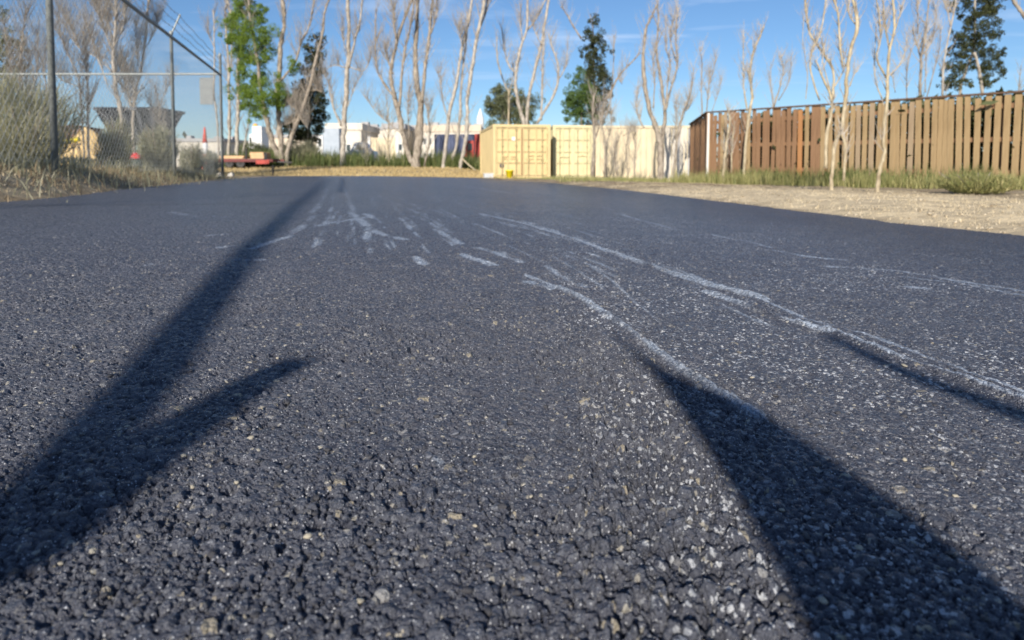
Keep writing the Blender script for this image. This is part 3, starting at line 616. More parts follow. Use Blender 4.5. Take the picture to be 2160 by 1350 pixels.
tree('bare_tree', 'slim forked stem in front of the round olive coloured tree', 45, [([(530, 900), (530, 790), (530, 600), (510, 560), (460, 400), (455, 240)], 15, 7, True), ([(525, 640), (560, 500), (560, 420)], 8, 4, False)], Z3, bark_tan, 14, 1.4, GC)
t, off = tree('round_tree', 'rounded olive green tree far behind the first cream container', 62, [([(540, 1000), (540, 750)], 30, 14, True)], Z3, bark_grey, 0)
c = leaves('crown', [(450, 590, 34), (430, 650, 52), (520, 640, 60), (480, 700, 70), (560, 680, 72), (620, 700, 56), (400, 680, 34), (560, 600, 36), (690, 700, 42), (440, 740, 50), (600, 640, 40), (660, 660, 34), (520, 760, 80), (640, 760, 60)], 62, olive, t, .15, .9, Z3); shift(c, off)
t, off = tree('leafy_tree', 'bright green broadleaf tree showing above the seam between both cream containers', 40, [([(1000, 900), (1005, 700), (1030, 480)], 20, 6, True)], Z3, bark_grey, 0)
c = leaves('crown', [(980, 520, 42), (1000, 450, 26), (1000, 600, 60), (955, 640, 45), (1030, 560, 40), (940, 690, 50), (1010, 700, 62), (925, 745, 34), (1040, 650, 40), (980, 760, 50)], 40, midg, t, .085, .9, Z3); shift(c, off)
t, off = tree('evergreen_tree', 'narrow dark evergreen above the second cream container', 42, [([(1090, 900), (1085, 500), (1075, 120)], 24, 6, True), ([(1002, 250), (950, 170), (900, 80), (868, 45)], 15, 6, False), ([(1170, 640), (1240, 500), (1330, 400), (1385, 340)], 18, 8, False), ([(1240, 505), (1265, 545)], 8, 3, False), ([(1140, 800), (1190, 650), (1210, 400), (1212, 230)], 14, 6, False)], Z3, bark_grey, 10, 1.3)
c = leaves('crown', [(1080, 140, 30), (1060, 215, 34), (1080, 280, 50), (1035, 335, 40), (1110, 350, 42), (1080, 400, 52), (1090, 500, 60), (1060, 460, 36), (1150, 470, 40), (1080, 600, 66), (1150, 600, 50), (1090, 700, 68), (1140, 720, 42), (1070, 770, 50), (1180, 520, 20)], 42, dkev, t, .10, 1.0, Z3); shift(c, off)
tree('sapling', 'grey forked stem standing close before the second container doors', 29, [([(1075, 1150), (1080, 1000), (1088, 880), (1075, 740), (1085, 600)], 26, 12, True), ([(1090, 890), (1130, 780), (1150, 640)], 13, 5, False)], Z3, bark_grey, 14, 1.0, GC)
GS = 'thin trees before the long cream container'
tree('sapling', 'thin forked stem standing in for a tree shadow on the long cream container', 29, [([(1152, 1150), (1158, 1000), (1150, 880), (1130, 800)], 17, 6, True), ([(1156, 960), (1190, 840), (1200, 720)], 9, 4, False)], Z3, bark_grey, 14, 1.0, GS)  # stem added in place of a tree shadow on the container wall
tree('sapling', 'low spreading sapling in the middle of the long cream container', 28.5, [([(1230, 1120), (1215, 1000), (1230, 930), (1270, 850)], 11, 5, True), ([(1300, 1110), (1290, 960), (1310, 860)], 9, 4, True), ([(1270, 880), (1330, 850), (1360, 860)], 6, 3, False), ([(1345, 1110), (1350, 970), (1340, 880)], 9, 4, True)], Z3, bark_grey, 16, .9, GS)
tree('bare_tree', 'many stemmed bare tree with a thick foot where container meets brown fence', 25, [
    ([(285, 1130), (287, 1000), (280, 900), (250, 810), (215, 700), (188, 560), (175, 400), (190, 200), (232, 100), (268, 20)], 52, 10, True),
    ([(295, 920), (310, 800), (312, 700), (285, 500), (260, 330), (272, 150), (265, 10)], 30, 9, False), ([(318, 720), (350, 580), (395, 420), (385, 250), (400, 50)], 17, 9, False),
    ([(322, 720), (330, 560), (350, 400), (320, 300), (322, 100)], 13, 6, False), ([(180, 830), (150, 770), (130, 690), (140, 560)], 13, 6, False), ([(240, 700), (248, 520), (240, 380), (300, 200)], 12, 6, False),
    ([(375, 1080), (400, 880), (430, 740), (480, 600), (502, 440)], 20, 8, True), ([(378, 900), (388, 760), (388, 640)], 9, 4, False), ([(395, 420), (350, 260), (370, 130), (395, 40)], 10, 5, False), ([(440, 720), (470, 700), (490, 640)], 8, 4, False)], Z4, bark_grey, 13, .9, None, .4)
GR = 'bare saplings along the brown plank fence'
tree('sapling', 'bundle of thin shoots above the top corner of the brown fence', 22, [([(560, 1000), (555, 720), (550, 560), (556, 420), (538, 310)], 11, 5, True), ([(585, 740), (600, 560), (650, 370)], 9, 5, False), ([(620, 720), (660, 600), (682, 510)], 6, 3, False), ([(590, 650), (605, 500), (605, 480)], 6, 3, False)], Z4, bark_grey, 10, .7, GR, .3)
tree('sapling', 'pale crooked sapling left of centre on the brown fence, arching at its tip', 16.6, [([(825, 1180), (838, 900), (868, 700), (880, 620), (866, 480), (890, 330), (930, 240), (955, 170)], 24, 10, True), ([(850, 720), (828, 600), (822, 450), (824, 200)], 12, 5, False), ([(870, 560), (850, 450)], 6, 3, False)], Z4, bark_tan, 9, .6, GR, .25)
tree('sapling', 'short pale leaning stem before the dark red planks near the fence corner', 17.0, [([(690, 1170), (705, 1000), (722, 880), (735, 770), (715, 690)], 22, 9, True), ([(745, 1120), (750, 930), (765, 800)], 12, 5, False)], Z4, bark_tan, 8, .5, GR, .2)
tree('sapling', 'slender twisted shoots rising behind the middle of the brown fence', 18.5, [([(1015, 1000), (1015, 700), (1000, 560), (1000, 420)], 9, 5, True), ([(1018, 700), (1060, 560), (1080, 450), (1050, 365)], 13, 5, False), ([(1050, 650), (1120, 520), (1130, 375)], 8, 4, False)], Z4, bark_grey, 10, .6, GR, .2)
tree('bare_tree', 'tan tree whose three stems cross low before the brown fence', 10, [
    ([(222, 1262), (235, 1100), (248, 930), (290, 840), (318, 640), (326, 500), (352, 320), (392, 180), (385, 60), (355, -30)], 26, 24, True),
    ([(305, 1170), (316, 960), (292, 870)], 18, 15, False), ([(190, 1090), (200, 870), (228, 720), (222, 620), (160, 480), (128, 390)], 28, 9, False),
    ([(232, 660), (240, 480), (200, 380), (110, 260), (76, 180), (55, -20)], 18, 14, False), ([(150, 650), (92, 460), (105, 320), (160, 200), (192, -20)], 13, 9, False),
    ([(240, 570), (310, 440), (300, 330)], 10, 6, False), ([(300, 430), (282, 300), (270, 100), (240, -20)], 15, 12, False), ([(345, 560), (375, 480), (400, 460)], 7, 3, False), ([(60, 640), (72, 500), (60, 400), (40, 250), (50, 100)], 7, 4, False), ([(225, 610), (170, 400), (175, 300), (130, 160)], 9, 5, False), ([(392, 170), (340, 90), (345, -20)], 10, 7, False)], Z5, bark_tan, 6, .42, None, .25)
tree('bare_tree', 'tan tree with one crooked white footed stem right of the crossing stems', 9.6, [
    ([(525, 1265), (545, 1080), (572, 980), (560, 900), (588, 650), (590, 500), (600, 340), (635, 180), (622, -30)], 28, 15, True),
    ([(588, 510), (520, 380), (545, 250), (535, 100), (515, -20)], 15, 8, False), ([(602, 330), (572, 150), (558, -30)], 14, 9, False), ([(610, 490), (690, 380), (716, 230)], 10, 5, False), ([(555, 640), (505, 480), (520, 130)], 10, 5, False), ([(640, 190), (700, -10)], 8, 6, False), ([(640, 600), (618, 480)], 5, 3, False)], Z5, bark_tan, 6, .42, None, .25)
tree('bare_tree', 'grey bare tree behind the fence between the white footed stem and the conifer', 17, [([(790, 1000), (800, 620), (808, 380), (832, 230), (862, -20)], 24, 10, True), ([(805, 370), (780, 290), (748, 190)], 12, 5, False), ([(840, 640), (920, 340), (936, 190)], 9, 4, False), ([(715, 660), (715, 470), (742, 320)], 9, 4, False), ([(822, 350), (880, 260), (900, 100)], 8, 4, False), ([(785, 220), (785, -20)], 9, 8, False), ([(835, 600), (838, 400), (850, 260)], 8, 5, False)], Z5, bark_grey, 9, .7, GR, .3)
tree('bare_tree', 'slim white barked stem just left of the big conifer', 18.5, [([(942, 1000), (945, 640), (955, 400), (1000, 170), (1038, -20)], 17, 12, True), ([(998, 170), (975, 60), (950, -20)], 10, 7, False), ([(915, 180), (900, 60), (885, 20)], 6, 4, False)], Z5, bark_pale, 8, .7, GR, .3)
t, off = tree('evergreen_tree', 'big ragged dark conifer rising above the brown fence', 25, [([(1075, 1100), (1060, 600), (1090, 480), (1148, 300), (1155, -60)], 24, 16, True), ([(1205, 620), (1180, 440), (1152, 340)], 24, 18, False)], Z5, bark_pale, 0)
c = leaves('crown', [(1100, 20, 46), (1220, 30, 66), (1085, 120, 36), (1190, 110, 46), (1270, 70, 40), (1045, 230, 42), (1110, 210, 40), (1230, 200, 64), (1310, 215, 22), (1040, 330, 48), (1110, 345, 40), (1220, 320, 54), (1305, 350, 40), (1010, 420, 40), (1090, 430, 40), (1205, 425, 42), (1300, 425, 46), (990, 520, 40), (1080, 535, 44), (1225, 540, 30), (1335, 480, 16), (970, 560, 30), (1240, 500, 34), (1130, -60, 70), (1250, -50, 60), (1180, 260, 40)], 25, dkev, t, .065, 1.0, Z5); shift(c, off)
tree('bare_tree', 'bare branch reaching in at the upper corner beyond the fence end', 15, [([(1500, 900), (1560, 500), (1530, 200), (1473, 105), (1440, 55), (1388, -15)], 36, 20, True), ([(1438, 640), (1440, 560), (1456, 420)], 8, 5, False)], Z5, bark_grey, 4, .4, GR, .2)

# left side, behind the wire fence
GLF = 'bare trees inside the wire fenced yard'
tree('bare_tree', 'tall white stemmed bare tree seen through the wire fence above the dark hopper', 26, [
    ([(800, 900), (780, 730), (760, 620), (735, 450), (735, 300), (750, 150), (750, -30)], 32, 18, True), ([(720, 310), (660, 150), (595, -20)], 14, 9, False), ([(760, 400), (800, 500), (850, 690)], 14, 12, False),
    ([(700, 560), (650, 420), (600, 280), (555, 120)], 11, 6, False), ([(740, 300), (800, 160), (810, -20)], 12, 8, False), ([(740, 480), (640, 380), (500, 300), (400, 120)], 9, 4, False), ([(730, 250), (690, 120), (690, -20)], 10, 7, False)], 0, bark_pale, 26, 1.5, GLF, .5)
tree('bare_tree', 'second white stemmed bare tree seen through the wire fence, leaning outward', 27, [
    ([(862, 900), (866, 700), (875, 600), (920, 400), (950, 150), (962, -30)], 24, 13, True), ([(870, 600), (840, 520), (770, 400)], 12, 6, False), ([(905, 470), (880, 300), (880, 140)], 9, 4, False), ([(930, 330), (1000, 200), (1020, 80)], 8, 4, False)], 0, bark_pale, 24, 1.4, GLF, .5)
tree('bare_tree', 'dark crooked thin stem seen through the fence right of the first steel post', 22, [([(540, 900), (525, 720), (510, 520), (440, 350), (385, 200), (380, 40)], 13, 6, True), ([(515, 560), (400, 520), (330, 430)], 7, 3, False), ([(570, 850), (568, 560), (556, 380), (540, 200)], 17, 8, True), ([(556, 400), (470, 200), (400, 60)], 8, 4, False)], 0, bark_grey, 26, 1.3, GLF, .4)
tree('bare_tree', 'leaning dark sapling beside the dark steel hopper', 24, [([(1060, 860), (1010, 760), (960, 650)], 12, 7, True), ([(1040, 900), (1035, 700), (1000, 560)], 8, 4, True), ([(1030, 700), (1090, 560), (1120, 500)], 6, 3, False)], 0, bark_grey, 20, 1.0, GLF, .3)
tree('bare_tree', 'pale slender trunk standing between the grey sign and the corner post', 40, [([(1415, 980), (1405, 760), (1385, 600), (1388, 400), (1386, 160), (1380, 60)], 16, 8, True), ([(1386, 300), (1350, 220), (1350, 150)], 7, 4, False)], 0, bark_pale, 14, 1.4, GLF, .4)
tree('bare_tree', 'cluster of thin upright stems at the left end of the wire fence', 20, [([(120, 900), (125, 600), (130, 400), (150, 200), (180, 60)], 12, 5, True), ([(230, 900), (220, 600), (245, 400), (240, 200)], 10, 4, True), ([(60, 900), (80, 600), (60, 350), (20, 150)], 10, 4, True), ([(290, 900), (300, 600), (280, 400), (330, 200)], 9, 4, True), ([(180, 900), (170, 560), (200, 330)], 9, 4, True)], 0, bark_grey, 34, 1.3, GLF, .5)
t, off = tree('evergreen_tree', 'grey green conifer at the far left edge behind the wire fence', 23, [([(60, 1000), (60, 600), (30, 150)], 20, 6, True)], 0, bark_grey, 0)
c = leaves('crown', [(20, 90, 34), (10, 180, 46), (50, 270, 50), (-10, 320, 60), (90, 330, 40), (140, 270, 26), (60, 430, 60), (-20, 480, 70), (130, 430, 44), (30, 580, 60), (170, 330, 24)], 23, olive, t, .075, .75, 0); shift(c, off)

# feathery shrubs
def regw():
    y = R.uniform(4.0, 15.2); x_ = side_x0(y) + R.gauss(-.15, .32); return x_, y
side_x0 = lambda y: -2.65 - .26 * y
browns = leafmat('brown_litter', (.20, .15, .09), (.32, .25, .16), (.44, .37, .26), .2)
blades('dry_weeds', 6000, regw, .02, .13, .004, browns, 'tangled dry weeds along the foot of the wire fence', 1.3, 'weeds')
blades('dry_weeds', 2600, regw, .05, .30, .004, sage, 'grey green weeds tangled through the foot of the wire fence', 1.0, 'weeds')
def wispy(name, label, u, D, vtop, wpx, n, m, group=None, ox=None, leafy=.5, vb=None):
    x = (u - PPX) / F * D; base = G0(x, D); h = at(u, vtop, D)[2] - base; rw = wpx * .5 * D / F
    t = thing(name, label, 'shrub', (x, D, base), 0, group)
    st = MB()
    for _ in range(16):
        a = R.uniform(0, 6.28); l = R.random() ** .5; p = Vector((math.cos(a) * rw * .15 * l, math.sin(a) * rw * .15 * l, -.03)); e = Vector((math.cos(a) * rw * l, math.sin(a) * rw * l, h * R.uniform(.6, .95)))
        mid = p.lerp(e, .5) + Vector((0, 0, h * .08)); st.tube([p, mid, e], [.012, .009, .004], 4, cap=False)
    st.build('stem', bark_grey, t)
    # sprays: thin strands fanning upward
    a = NR.uniform(0, 6.28, n); l = NR.uniform(0, 1, n) ** .55; hz = (.04 + .86 * NR.uniform(0, 1, n) ** 1.35) * h; rr = rw * l * (.35 + .65 * np.sin(np.clip(hz / h, 0, 1) * 2.6 + .25)); env = .55 + .45 * vnoise(a * 1.6 + D, a * 0 + 3.3, 7); hz = hz * env
    P = np.stack([np.cos(a) * rr, np.sin(a) * rr, hz], 1); out = np.stack([np.cos(a) * .45 * l, np.sin(a) * .45 * l, np.ones(n)], 1) + NR.normal(0, .28, (n, 3))
    out /= np.linalg.norm(out, axis=1)[:, None]; L = NR.uniform(.10, .28, n)[:, None] * h; s = np.cross(out, NR.normal(0, 1, (n, 3))); s /= np.linalg.norm(s, axis=1)[:, None]; wv = .0045 + .0008 * D * .25
    V = np.stack([P - s * wv, P + s * wv, P + out * L + NR.normal(0, .02, (n, 3))], 1).reshape(-1, 3); k = np.arange(n)[:, None] * 3
    npmesh('foliage', V, k + [0, 1, 2], m, t)
    return t
GW = 'feathery grey green shrubs along the wire fence'
wispy('shrub', 'large hazy grey green shrub filling the left edge behind the fence', 10, 9.0, 120, 280, 5500, sage, GW)
wispy('shrub', 'hazy shrub close left of the first steel post', 62, 8.2, 215, 130, 2200, sage, GW)
wispy('shrub', 'feathery shrub between the sand heap and the dark hopper', 236, 10.4, 262, 56, 1500, sage, GW)
wispy('shrub', 'olive shrub in front of the dark hopper and red lid', 252, 11.5, 236, 54, 1300, sage, GW)
wispy('shrub', 'pale dry shrub left of the second steel post', 336, 11.6, 255, 74, 2600, sage, GW)
wispy('shrub', 'low dry shrub between the second steel post and the cone', 405, 13.8, 296, 50, 1300, sage, GW)
wispy('shrub', 'low dry shrub at the foot of the corner post', 440, 14.6, 312, 44, 1100, sage, GW)
wispy('shrub', 'low shrub under the sand heap beside the first steel post', 165, 9.4, 326, 140, 2200, sage, GW)
wispy('shrub', 'pale bush of dry stalks at the right end of the brown fence', 2062, 9.2, 360, 150, 4600, strawgreen, None)
wispy('shrub', 'grey green bush behind the foot of the three leaning stems', 632, 44, 290, 90, 5000, sage, None)
wispy('shrub', 'dull green bush behind the lumber on the trailer', 548, 48, 296, 90, 5000, olive, None)
wispy('shrub', 'green bush beside the last tall stem and the red vehicle', 996, 44, 328, 44, 1800, greenw, None)
# unseen shrubs added out of frame to shade the bank
wispy('shrub', 'dense unseen shrub added just out of frame to shade the foot of the fence', -960, 4.0, -250, 800, 14000, sage, GW)
wispy('shrub', 'second dense unseen shrub added out of frame to shade the bank, nearer the lens', -820, 5.4, -60, 620, 12000, sage, GW)
# hedge behind the brown fence
hed = []
for i in range(1, 12):
    q = i / 11; x = FA[0] + (FB[0] - FA[0]) * q + .84 * 1.3; y = FA[1] + (FB[1] - FA[1]) * q + .55 * 1.3
    hed.append((x, y))
t = thing('hedge', 'dark scrubby hedge seen through the gaps of the brown fence', 'hedge', (hed[0][0], hed[0][1], G0(*hed[0])))
Vs = []
for x, y in hed:
    n = 2600; p = NR.normal(0, 1, (n, 3)) * [.42, .42, .55] + [x, y, G0(x, y) + 1.0]; p[:, 2] = np.clip(p[:, 2], G0(x, y), G0(x, y) + NR.uniform(1.6, 1.95, n))
    a = NR.normal(0, 1, (n, 3)) * .045; b = NR.normal(0, 1, (n, 3)) * .03
    Vs.append(np.stack([p - a, p + b, p + a, p - b], 1).reshape(-1, 3))
V = np.concatenate(Vs) - np.array([hed[0][0], hed[0][1], G0(*hed[0])]); npmesh('foliage', V, np.arange(len(V) // 4)[:, None] * 4 + [0, 1, 2, 3], dkev, t)

# ------------------------------------------------------------------ wire fence
galv = mat('galvanised', (.34, .37, .38), (.50, .53, .54), 30, .5, metal=.35)
galvd = mat('weathered_steel', (.20, .22, .225), (.32, .35, .35), 20, .55, metal=.3)
wirem = mat('fence_wire', (.36, .39, .40), (.50, .53, .54), 20, .45, metal=.3)
RAILZ = 2.35
def side_x(y): return -2.65 - .26 * y
def mesh_panel(a, b, ztop, parent, gap=.06):
    ax, ay = a; bx, by = b; L = math.hypot(bx - ax, by - ay); dx, dy = (bx - ax) / L, (by - ay) / L; nx, ny = -dy, dx; cell = .052; r = .0019
    nz_ = int((ztop - G0(ax, ay) - .0) / cell); segs = int(L / cell); rows = []
    zb = [G0(ax + dx * L * q, ay + dy * L * q) + gap for q in np.linspace(0, 1, 9)]
    P = []; Q = []
    for i in range(segs):
        s0 = i * cell; zmin = np.interp(s0 / L, np.linspace(0, 1, 9), zb)
        for j in range(int((ztop - zmin) / cell)):
            z0 = ztop - j * cell; e = (i + j) % 2
            sa, sb = (s0, s0 + cell) if e == 0 else (s0 + cell, s0)
            P.append((ax + dx * sa + nx * r * (1 if e else -1), ay + dy * sa + ny * r * (1 if e else -1), z0)); Q.append((ax + dx * sb + nx * r * (1 if e else -1), ay + dy * sb + ny * r * (1 if e else -1), z0 - cell))
    P = np.array(P); Q = np.array(Q); T = Q - P; T /= np.linalg.norm(T, axis=1)[:, None]; nn = np.array([nx, ny, 0]); S = np.cross(T, nn); V = []
    for k in range(3):
        q = 2.094 * k; o = (nn * math.cos(q))[None] * r + S * math.sin(q) * r; V += [P + o, Q + o]
    V = np.stack(V, 1).reshape(-1, 3); k = np.arange(len(P))[:, None] * 6
    Fc = np.concatenate([k + [0, 1, 3, 2], k + [2, 3, 5, 4], k + [4, 5, 1, 0]], 0)
    return npmesh('wire_mesh', V, Fc, wirem, parent)
wf = thing('wire_fence', 'chain link fence with steel posts and barbed wire running beside the asphalt', 'fence', (0, 0, 0))
ys = [15.1, 10.7, 6.2, 1.9]
for i, yv in enumerate(ys):
    x = side_x(yv); g = G0(x, yv); h = RAILZ + (.42 if i == 0 else .03)
    r = .030 if i in (0, 2) else .025
    mb = MB(); mb.lathe((x, yv, 0), [(r, g - .1), (r, h), (r * 1.25, h + .01), (r * 1.2, h + .04), (r * .5, h + .07)], 12); p = mb.build('post', galvd, wf, True)
    if i: MB().tube([(x, yv, RAILZ + .03), (x + .14, yv + .03, RAILZ + .36)], .014, 6).build('barb_arm', galvd, wf)
for a, b in zip(ys[:-1], ys[1:]):
    mesh_panel((side_x(b), b), (side_x(a), a), RAILZ, wf)
    MB().tube([(side_x(a), a, RAILZ), (side_x(b), b, RAILZ)], .028, 8).build('rail', galvd, wf)
for k in range(3):
    hh = RAILZ + .14 + .1 * k; xo = .045 + .045 * k; mb = MB(); pp = []
    for i, yv in enumerate(np.linspace(15.1, 1.9, 60)): pp.append((side_x(yv) + xo * min(1, (15.1 - yv) / 4.4), yv, hh - .02 * math.sin(i * .65) ** 2))
    mb.tube(pp, .0035, 4, cap=False)
    for q in range(0, 59):
        for sgn in (-1, 1): c0 = Vector(pp[q]); mb.tube([c0 + Vector((.0, -.02, -.022 * sgn)), c0 + Vector((.0, .02, .022 * sgn))], .002, 3, cap=False)
    mb.build('barbed_wire', galvd, wf)
wb = thing('wire_fence', 'chain link fence running off to the left from the tall corner post', 'fence', (0, 0, 0))
xs = [side_x(15.1), -10.45, -14.4]
for a, b in zip(xs[:-1], xs[1:]):
    mesh_panel((b, 15.1), (a - .06, 15.1), RAILZ, wb); MB().tube([(a - .03, 15.1, RAILZ + .02), (b, 15.1, RAILZ + .02)], .024, 8).build('rail', galvd, wb)
for x in xs[1:]:
    MB().lathe((x, 15.1, 0), [(.03, G0(x, 15.1) - .1), (.03, RAILZ + .05), (.01, RAILZ + .08)], 10).build('post', galvd, wb, True)
mb = MB(); q = at(434, 192, 15.0); mb.box((q[0], q[1] + .03, q[2]), (.29, .012, .60)); tag(mb.build('fence_sign', mat('sign_back', (.17, .19, .20), (.24, .26, .27), 5, .7)), 'blank grey metal sign hung on the wire fence by the corner post', 'sign')

# ------------------------------------------------------------------ containers
def cream(name, c):
    m = _cream(name, c); m.diffuse_color = (*c, 1); return m
def _cream(name, c): return mat(name, c, tuple(v * .84 for v in c), 1.3, .55, .15, 6, c3=tuple(v * f for v, f in zip(c, (.8, .66, .5))), spec=.35)
CA, CB, CC = cream('sand_paint', (.62, .50, .27)), cream('pale_cream_paint', (.64, .58, .36)), cream('ivory_paint', (.66, .57, .40))
darksteel = mat('dark_steel', (.05, .05, .055), (.10, .095, .09), 10, .6)
rust = mat('rust', (.16, .08, .04), (.28, .15, .08), 20, .9)
def corr(L, H, d=.036, pitch=.278):
    """corrugated sheet in x 0..L, z 0..H, relief in y"""
    xs_ = []; n = int(L / pitch); p = L / n
    for i in range(n): o = i * p; xs_ += [(o, 0), (o + p * .26, 0), (o + p * .5, d), (o + p * .76, d)]
    xs_.append((L, 0)); mb = MB(); vs = [(x, y, z) for x, y in xs_ for z in (0, H)]; m = len(xs_)
    return vs, [(2 * i, 2 * i + 2, 2 * i + 3, 2 * i + 1) for i in range(m - 1)]
def container(label, loc, rz, W, L, H, m, doors=True, doorside='end', extra=False):
    """origin = front left bottom corner; x runs right, y runs back"""
    t = thing('shipping_container', label, 'container', loc, rz)
    fr = MB(); s = .13
    for x in (s / 2, W - s / 2):
        for y in (s / 2, L - s / 2): fr.box((x, y, H / 2), (s, s, H - .30))
    for z in (.08, H - .06):
        fr.box((W / 2, s / 2, z), (W - 2 * s, s * .8, .12)); fr.box((W / 2, L - s / 2, z), (W - 2 * s, s * .8, .12))
        for x in (s / 2, W - s / 2): fr.box((x, L / 2, z), (s * .8, L - 2 * s, .12))
    fr.build('frame', m, t)
    for x in (.08, W - .08):
        for y in (.08, L - .08):
            for z in (.075, H - .075): MB().box((x, y, z), (.175, .175, .15)).build('corner_casting', m, t)
    def wall(n0, vs, fs, f): mb = MB(); mb.add([f(*v) for v in vs], fs); return mb.build(n0, m, t)
    vs, fs = corr(L - 2 * s, H - .28); wall('side_wall', vs, fs, lambda x, y, z: (.03 + y, s + x, z + .14)); wall('side_wall', vs, fs, lambda x, y, z: (W - .03 - y, s + x, z + .14))
    vs, fs = corr(W - 2 * s, H - .28); wall('end_wall', vs, fs, lambda x, y, z: (s + x, L - .03 - y, z + .14))
    if not doors: wall('end_wall', vs, fs, lambda x, y, z: (s + x, .03 + y, z + .14))
    MB().box((W / 2, L / 2, H - .03), (W - .3, L - .3, .03)).build('roof', m, t)
    MB().box((W / 2, L / 2, .10), (W - .3, L - .3, .05)).build('floor_pan', m, t)
    if doors:
        grime_shade = mat('grimy_' + m.name, tuple(v * .5 for v in m.diffuse_color[:3]), tuple(v * .85 for v in m.diffuse_color[:3]), 6, .7)  # grime, plus shade lines of ribs and rods painted into the colour
        dw = (W - 2 * s) / 2 - .012
        for k in range(2):
            x0 = s + .004 + k * (dw + .016); d = MB(); cx = x0 + dw / 2; hz0, hz1 = .15, H - .13; hh = hz1 - hz0
            d.box((cx, .10, (hz0 + hz1) / 2), (dw - .02, .03, hh - .02)); ribs = []
            for zz in (hz0 + .03, hz0 + hh * .27, hz0 + hh * .5, hz0 + hh * .75, hz1 - .03): ribs.append(MB().box((cx, .062, zz), (dw - .14, .04, .05)))
            for xx in (x0 + .04, x0 + dw - .04, cx + (.06 if k else -.06)): d.box((xx, .055, (hz0 + hz1) / 2), (.05, .055, hh - .01))
            dr = d.build('door', m, t); [q_.build('door_rib', grime_shade, dr) for q_ in ribs]
            for xx in (x0 + dw * .24, x0 + dw * .78):
                b = MB(); b.tube([(xx, .0, .10), (xx, .0, H - .09)], .019, 8)
                for zz in (.24, H * .35, H * .62, H - .24): b.box((xx, .012, zz), (.09, .04, .07))
                b.build('lock_rod', grime_shade, dr)
                hb = MB(); sg = 1 if (xx < cx) else -1; zz = H * (.42 if k == 0 else .44); hb.box((xx + sg * .13, -.02, zz), (.26, .02, .03)); hb.build('handle', m, dr)
            for zz in (.35, H * .33, H * .62, H - .35): MB().box((x0 + (0.0 if k == 0 else dw), .045, zz), (.05, .09, .13)).build('hinge', m, dr)
        MB().box((W / 2, .012, H / 2), (.05, .02, H - .34)).build('door_seal', rust if extra else m, t)
    return t
nl = at(1040, 376, 31.2); za = G0(nl[0], 31.2) - .05; topA = at(1040, 262, 31.2)[2]
ca = container('sand yellow shipping container with closed doors, standing nearest and turned slightly', (nl[0], 31.2, za), math.radians(8.5), 2.75, 6.06, topA - za, CA, extra=True)
Hh = topA - za
MB().box((.98, .045, Hh * .74), (.15, .03, .17)).build('sticker', mat('sticker_white', (.75, .75, .72)), ca); 
MB().lathe((0, 0, 0), [(.02, 0), (.11, 0), (.11, .012), (.02, .012)], 14).build('vent', darksteel, ca); v = ca.children[-1]; v.rotation_euler.x = math.radians(90); v.location = (.42, .058, Hh * .245)
for xx, ww in ((.55, .30), (1.0, .34), (1.75, .38), (2.25, .34)):
    MB().box((xx, .028, Hh * .37), (ww, .012, .022)).build('latch_bar', bpy.data.materials['grimy_sand_paint'], ca)  # bars in the same darkened tone, along the smudged dark line
nb = at(1166, 376, 32.9); zb_ = G0(nb[0], 32.9) - .04; topB = at(1200, 264, 32.9)[2]
container('pale cream shipping container standing behind and beside the sand yellow one', (nb[0], 32.9, zb_), math.radians(3), 2.02, 6.06, topB - zb_, CB)
nc = at(1256, 376, 33.4); zc2 = G0(nc[0], 33.4) - .04; topC = at(1300, 265, 33.4)[2]
cc = container('ivory shipping container standing long side on, crossed by branch shadows', (nc[0], 33.4, zc2), 0, 6.06, 2.44, topC - zc2, CC, doors=False)
# yellow bucket and grey box
q = at(1075, 376, 30.5); g = G0(q[0], 30.5)
t = thing('bucket', 'bright yellow plastic bucket standing before the sand yellow container', 'bucket', (q[0], 30.5, g)); ym = mat('yellow_plastic', (.92, .78, .02), (.85, .70, .02), 4, .4)
MB().lathe((0, 0, 0), [(.145, 0), (.175, .34), (.188, .34), (.188, .38), (.17, .38), (.16, .32)], 20).build('body', ym, t, True); MB().tube([(.16 * math.cos(a), -.02, .31 + .12 * math.sin(a)) for a in np.linspace(0, math.pi, 9)], .004, 5).build('handle', darksteel, t)
q = at(1030, 376, 30.4); g = G0(q[0], 30.4); t = thing('crate', 'small grey open crate lying by the foot of the sand yellow container', 'crate', (q[0], 30.4, g), .2); gm = mat('grey_plastic', (.42, .45, .48), (.50, .53, .56), 6, .5)
mb = MB(); mb.box((0, 0, .01), (.42, .3, .02))
for sx in (-1, 1): mb.box((sx * .2, 0, .11), (.02, .3, .18)); mb.box((0, sx * .14, .11), (.38, .02, .18))
mb.build('body', gm, t); MB().box((0, 0, .215), (.46, .34, .02)).build('lid', mat('white_plastic', (.7, .72, .74)), t)

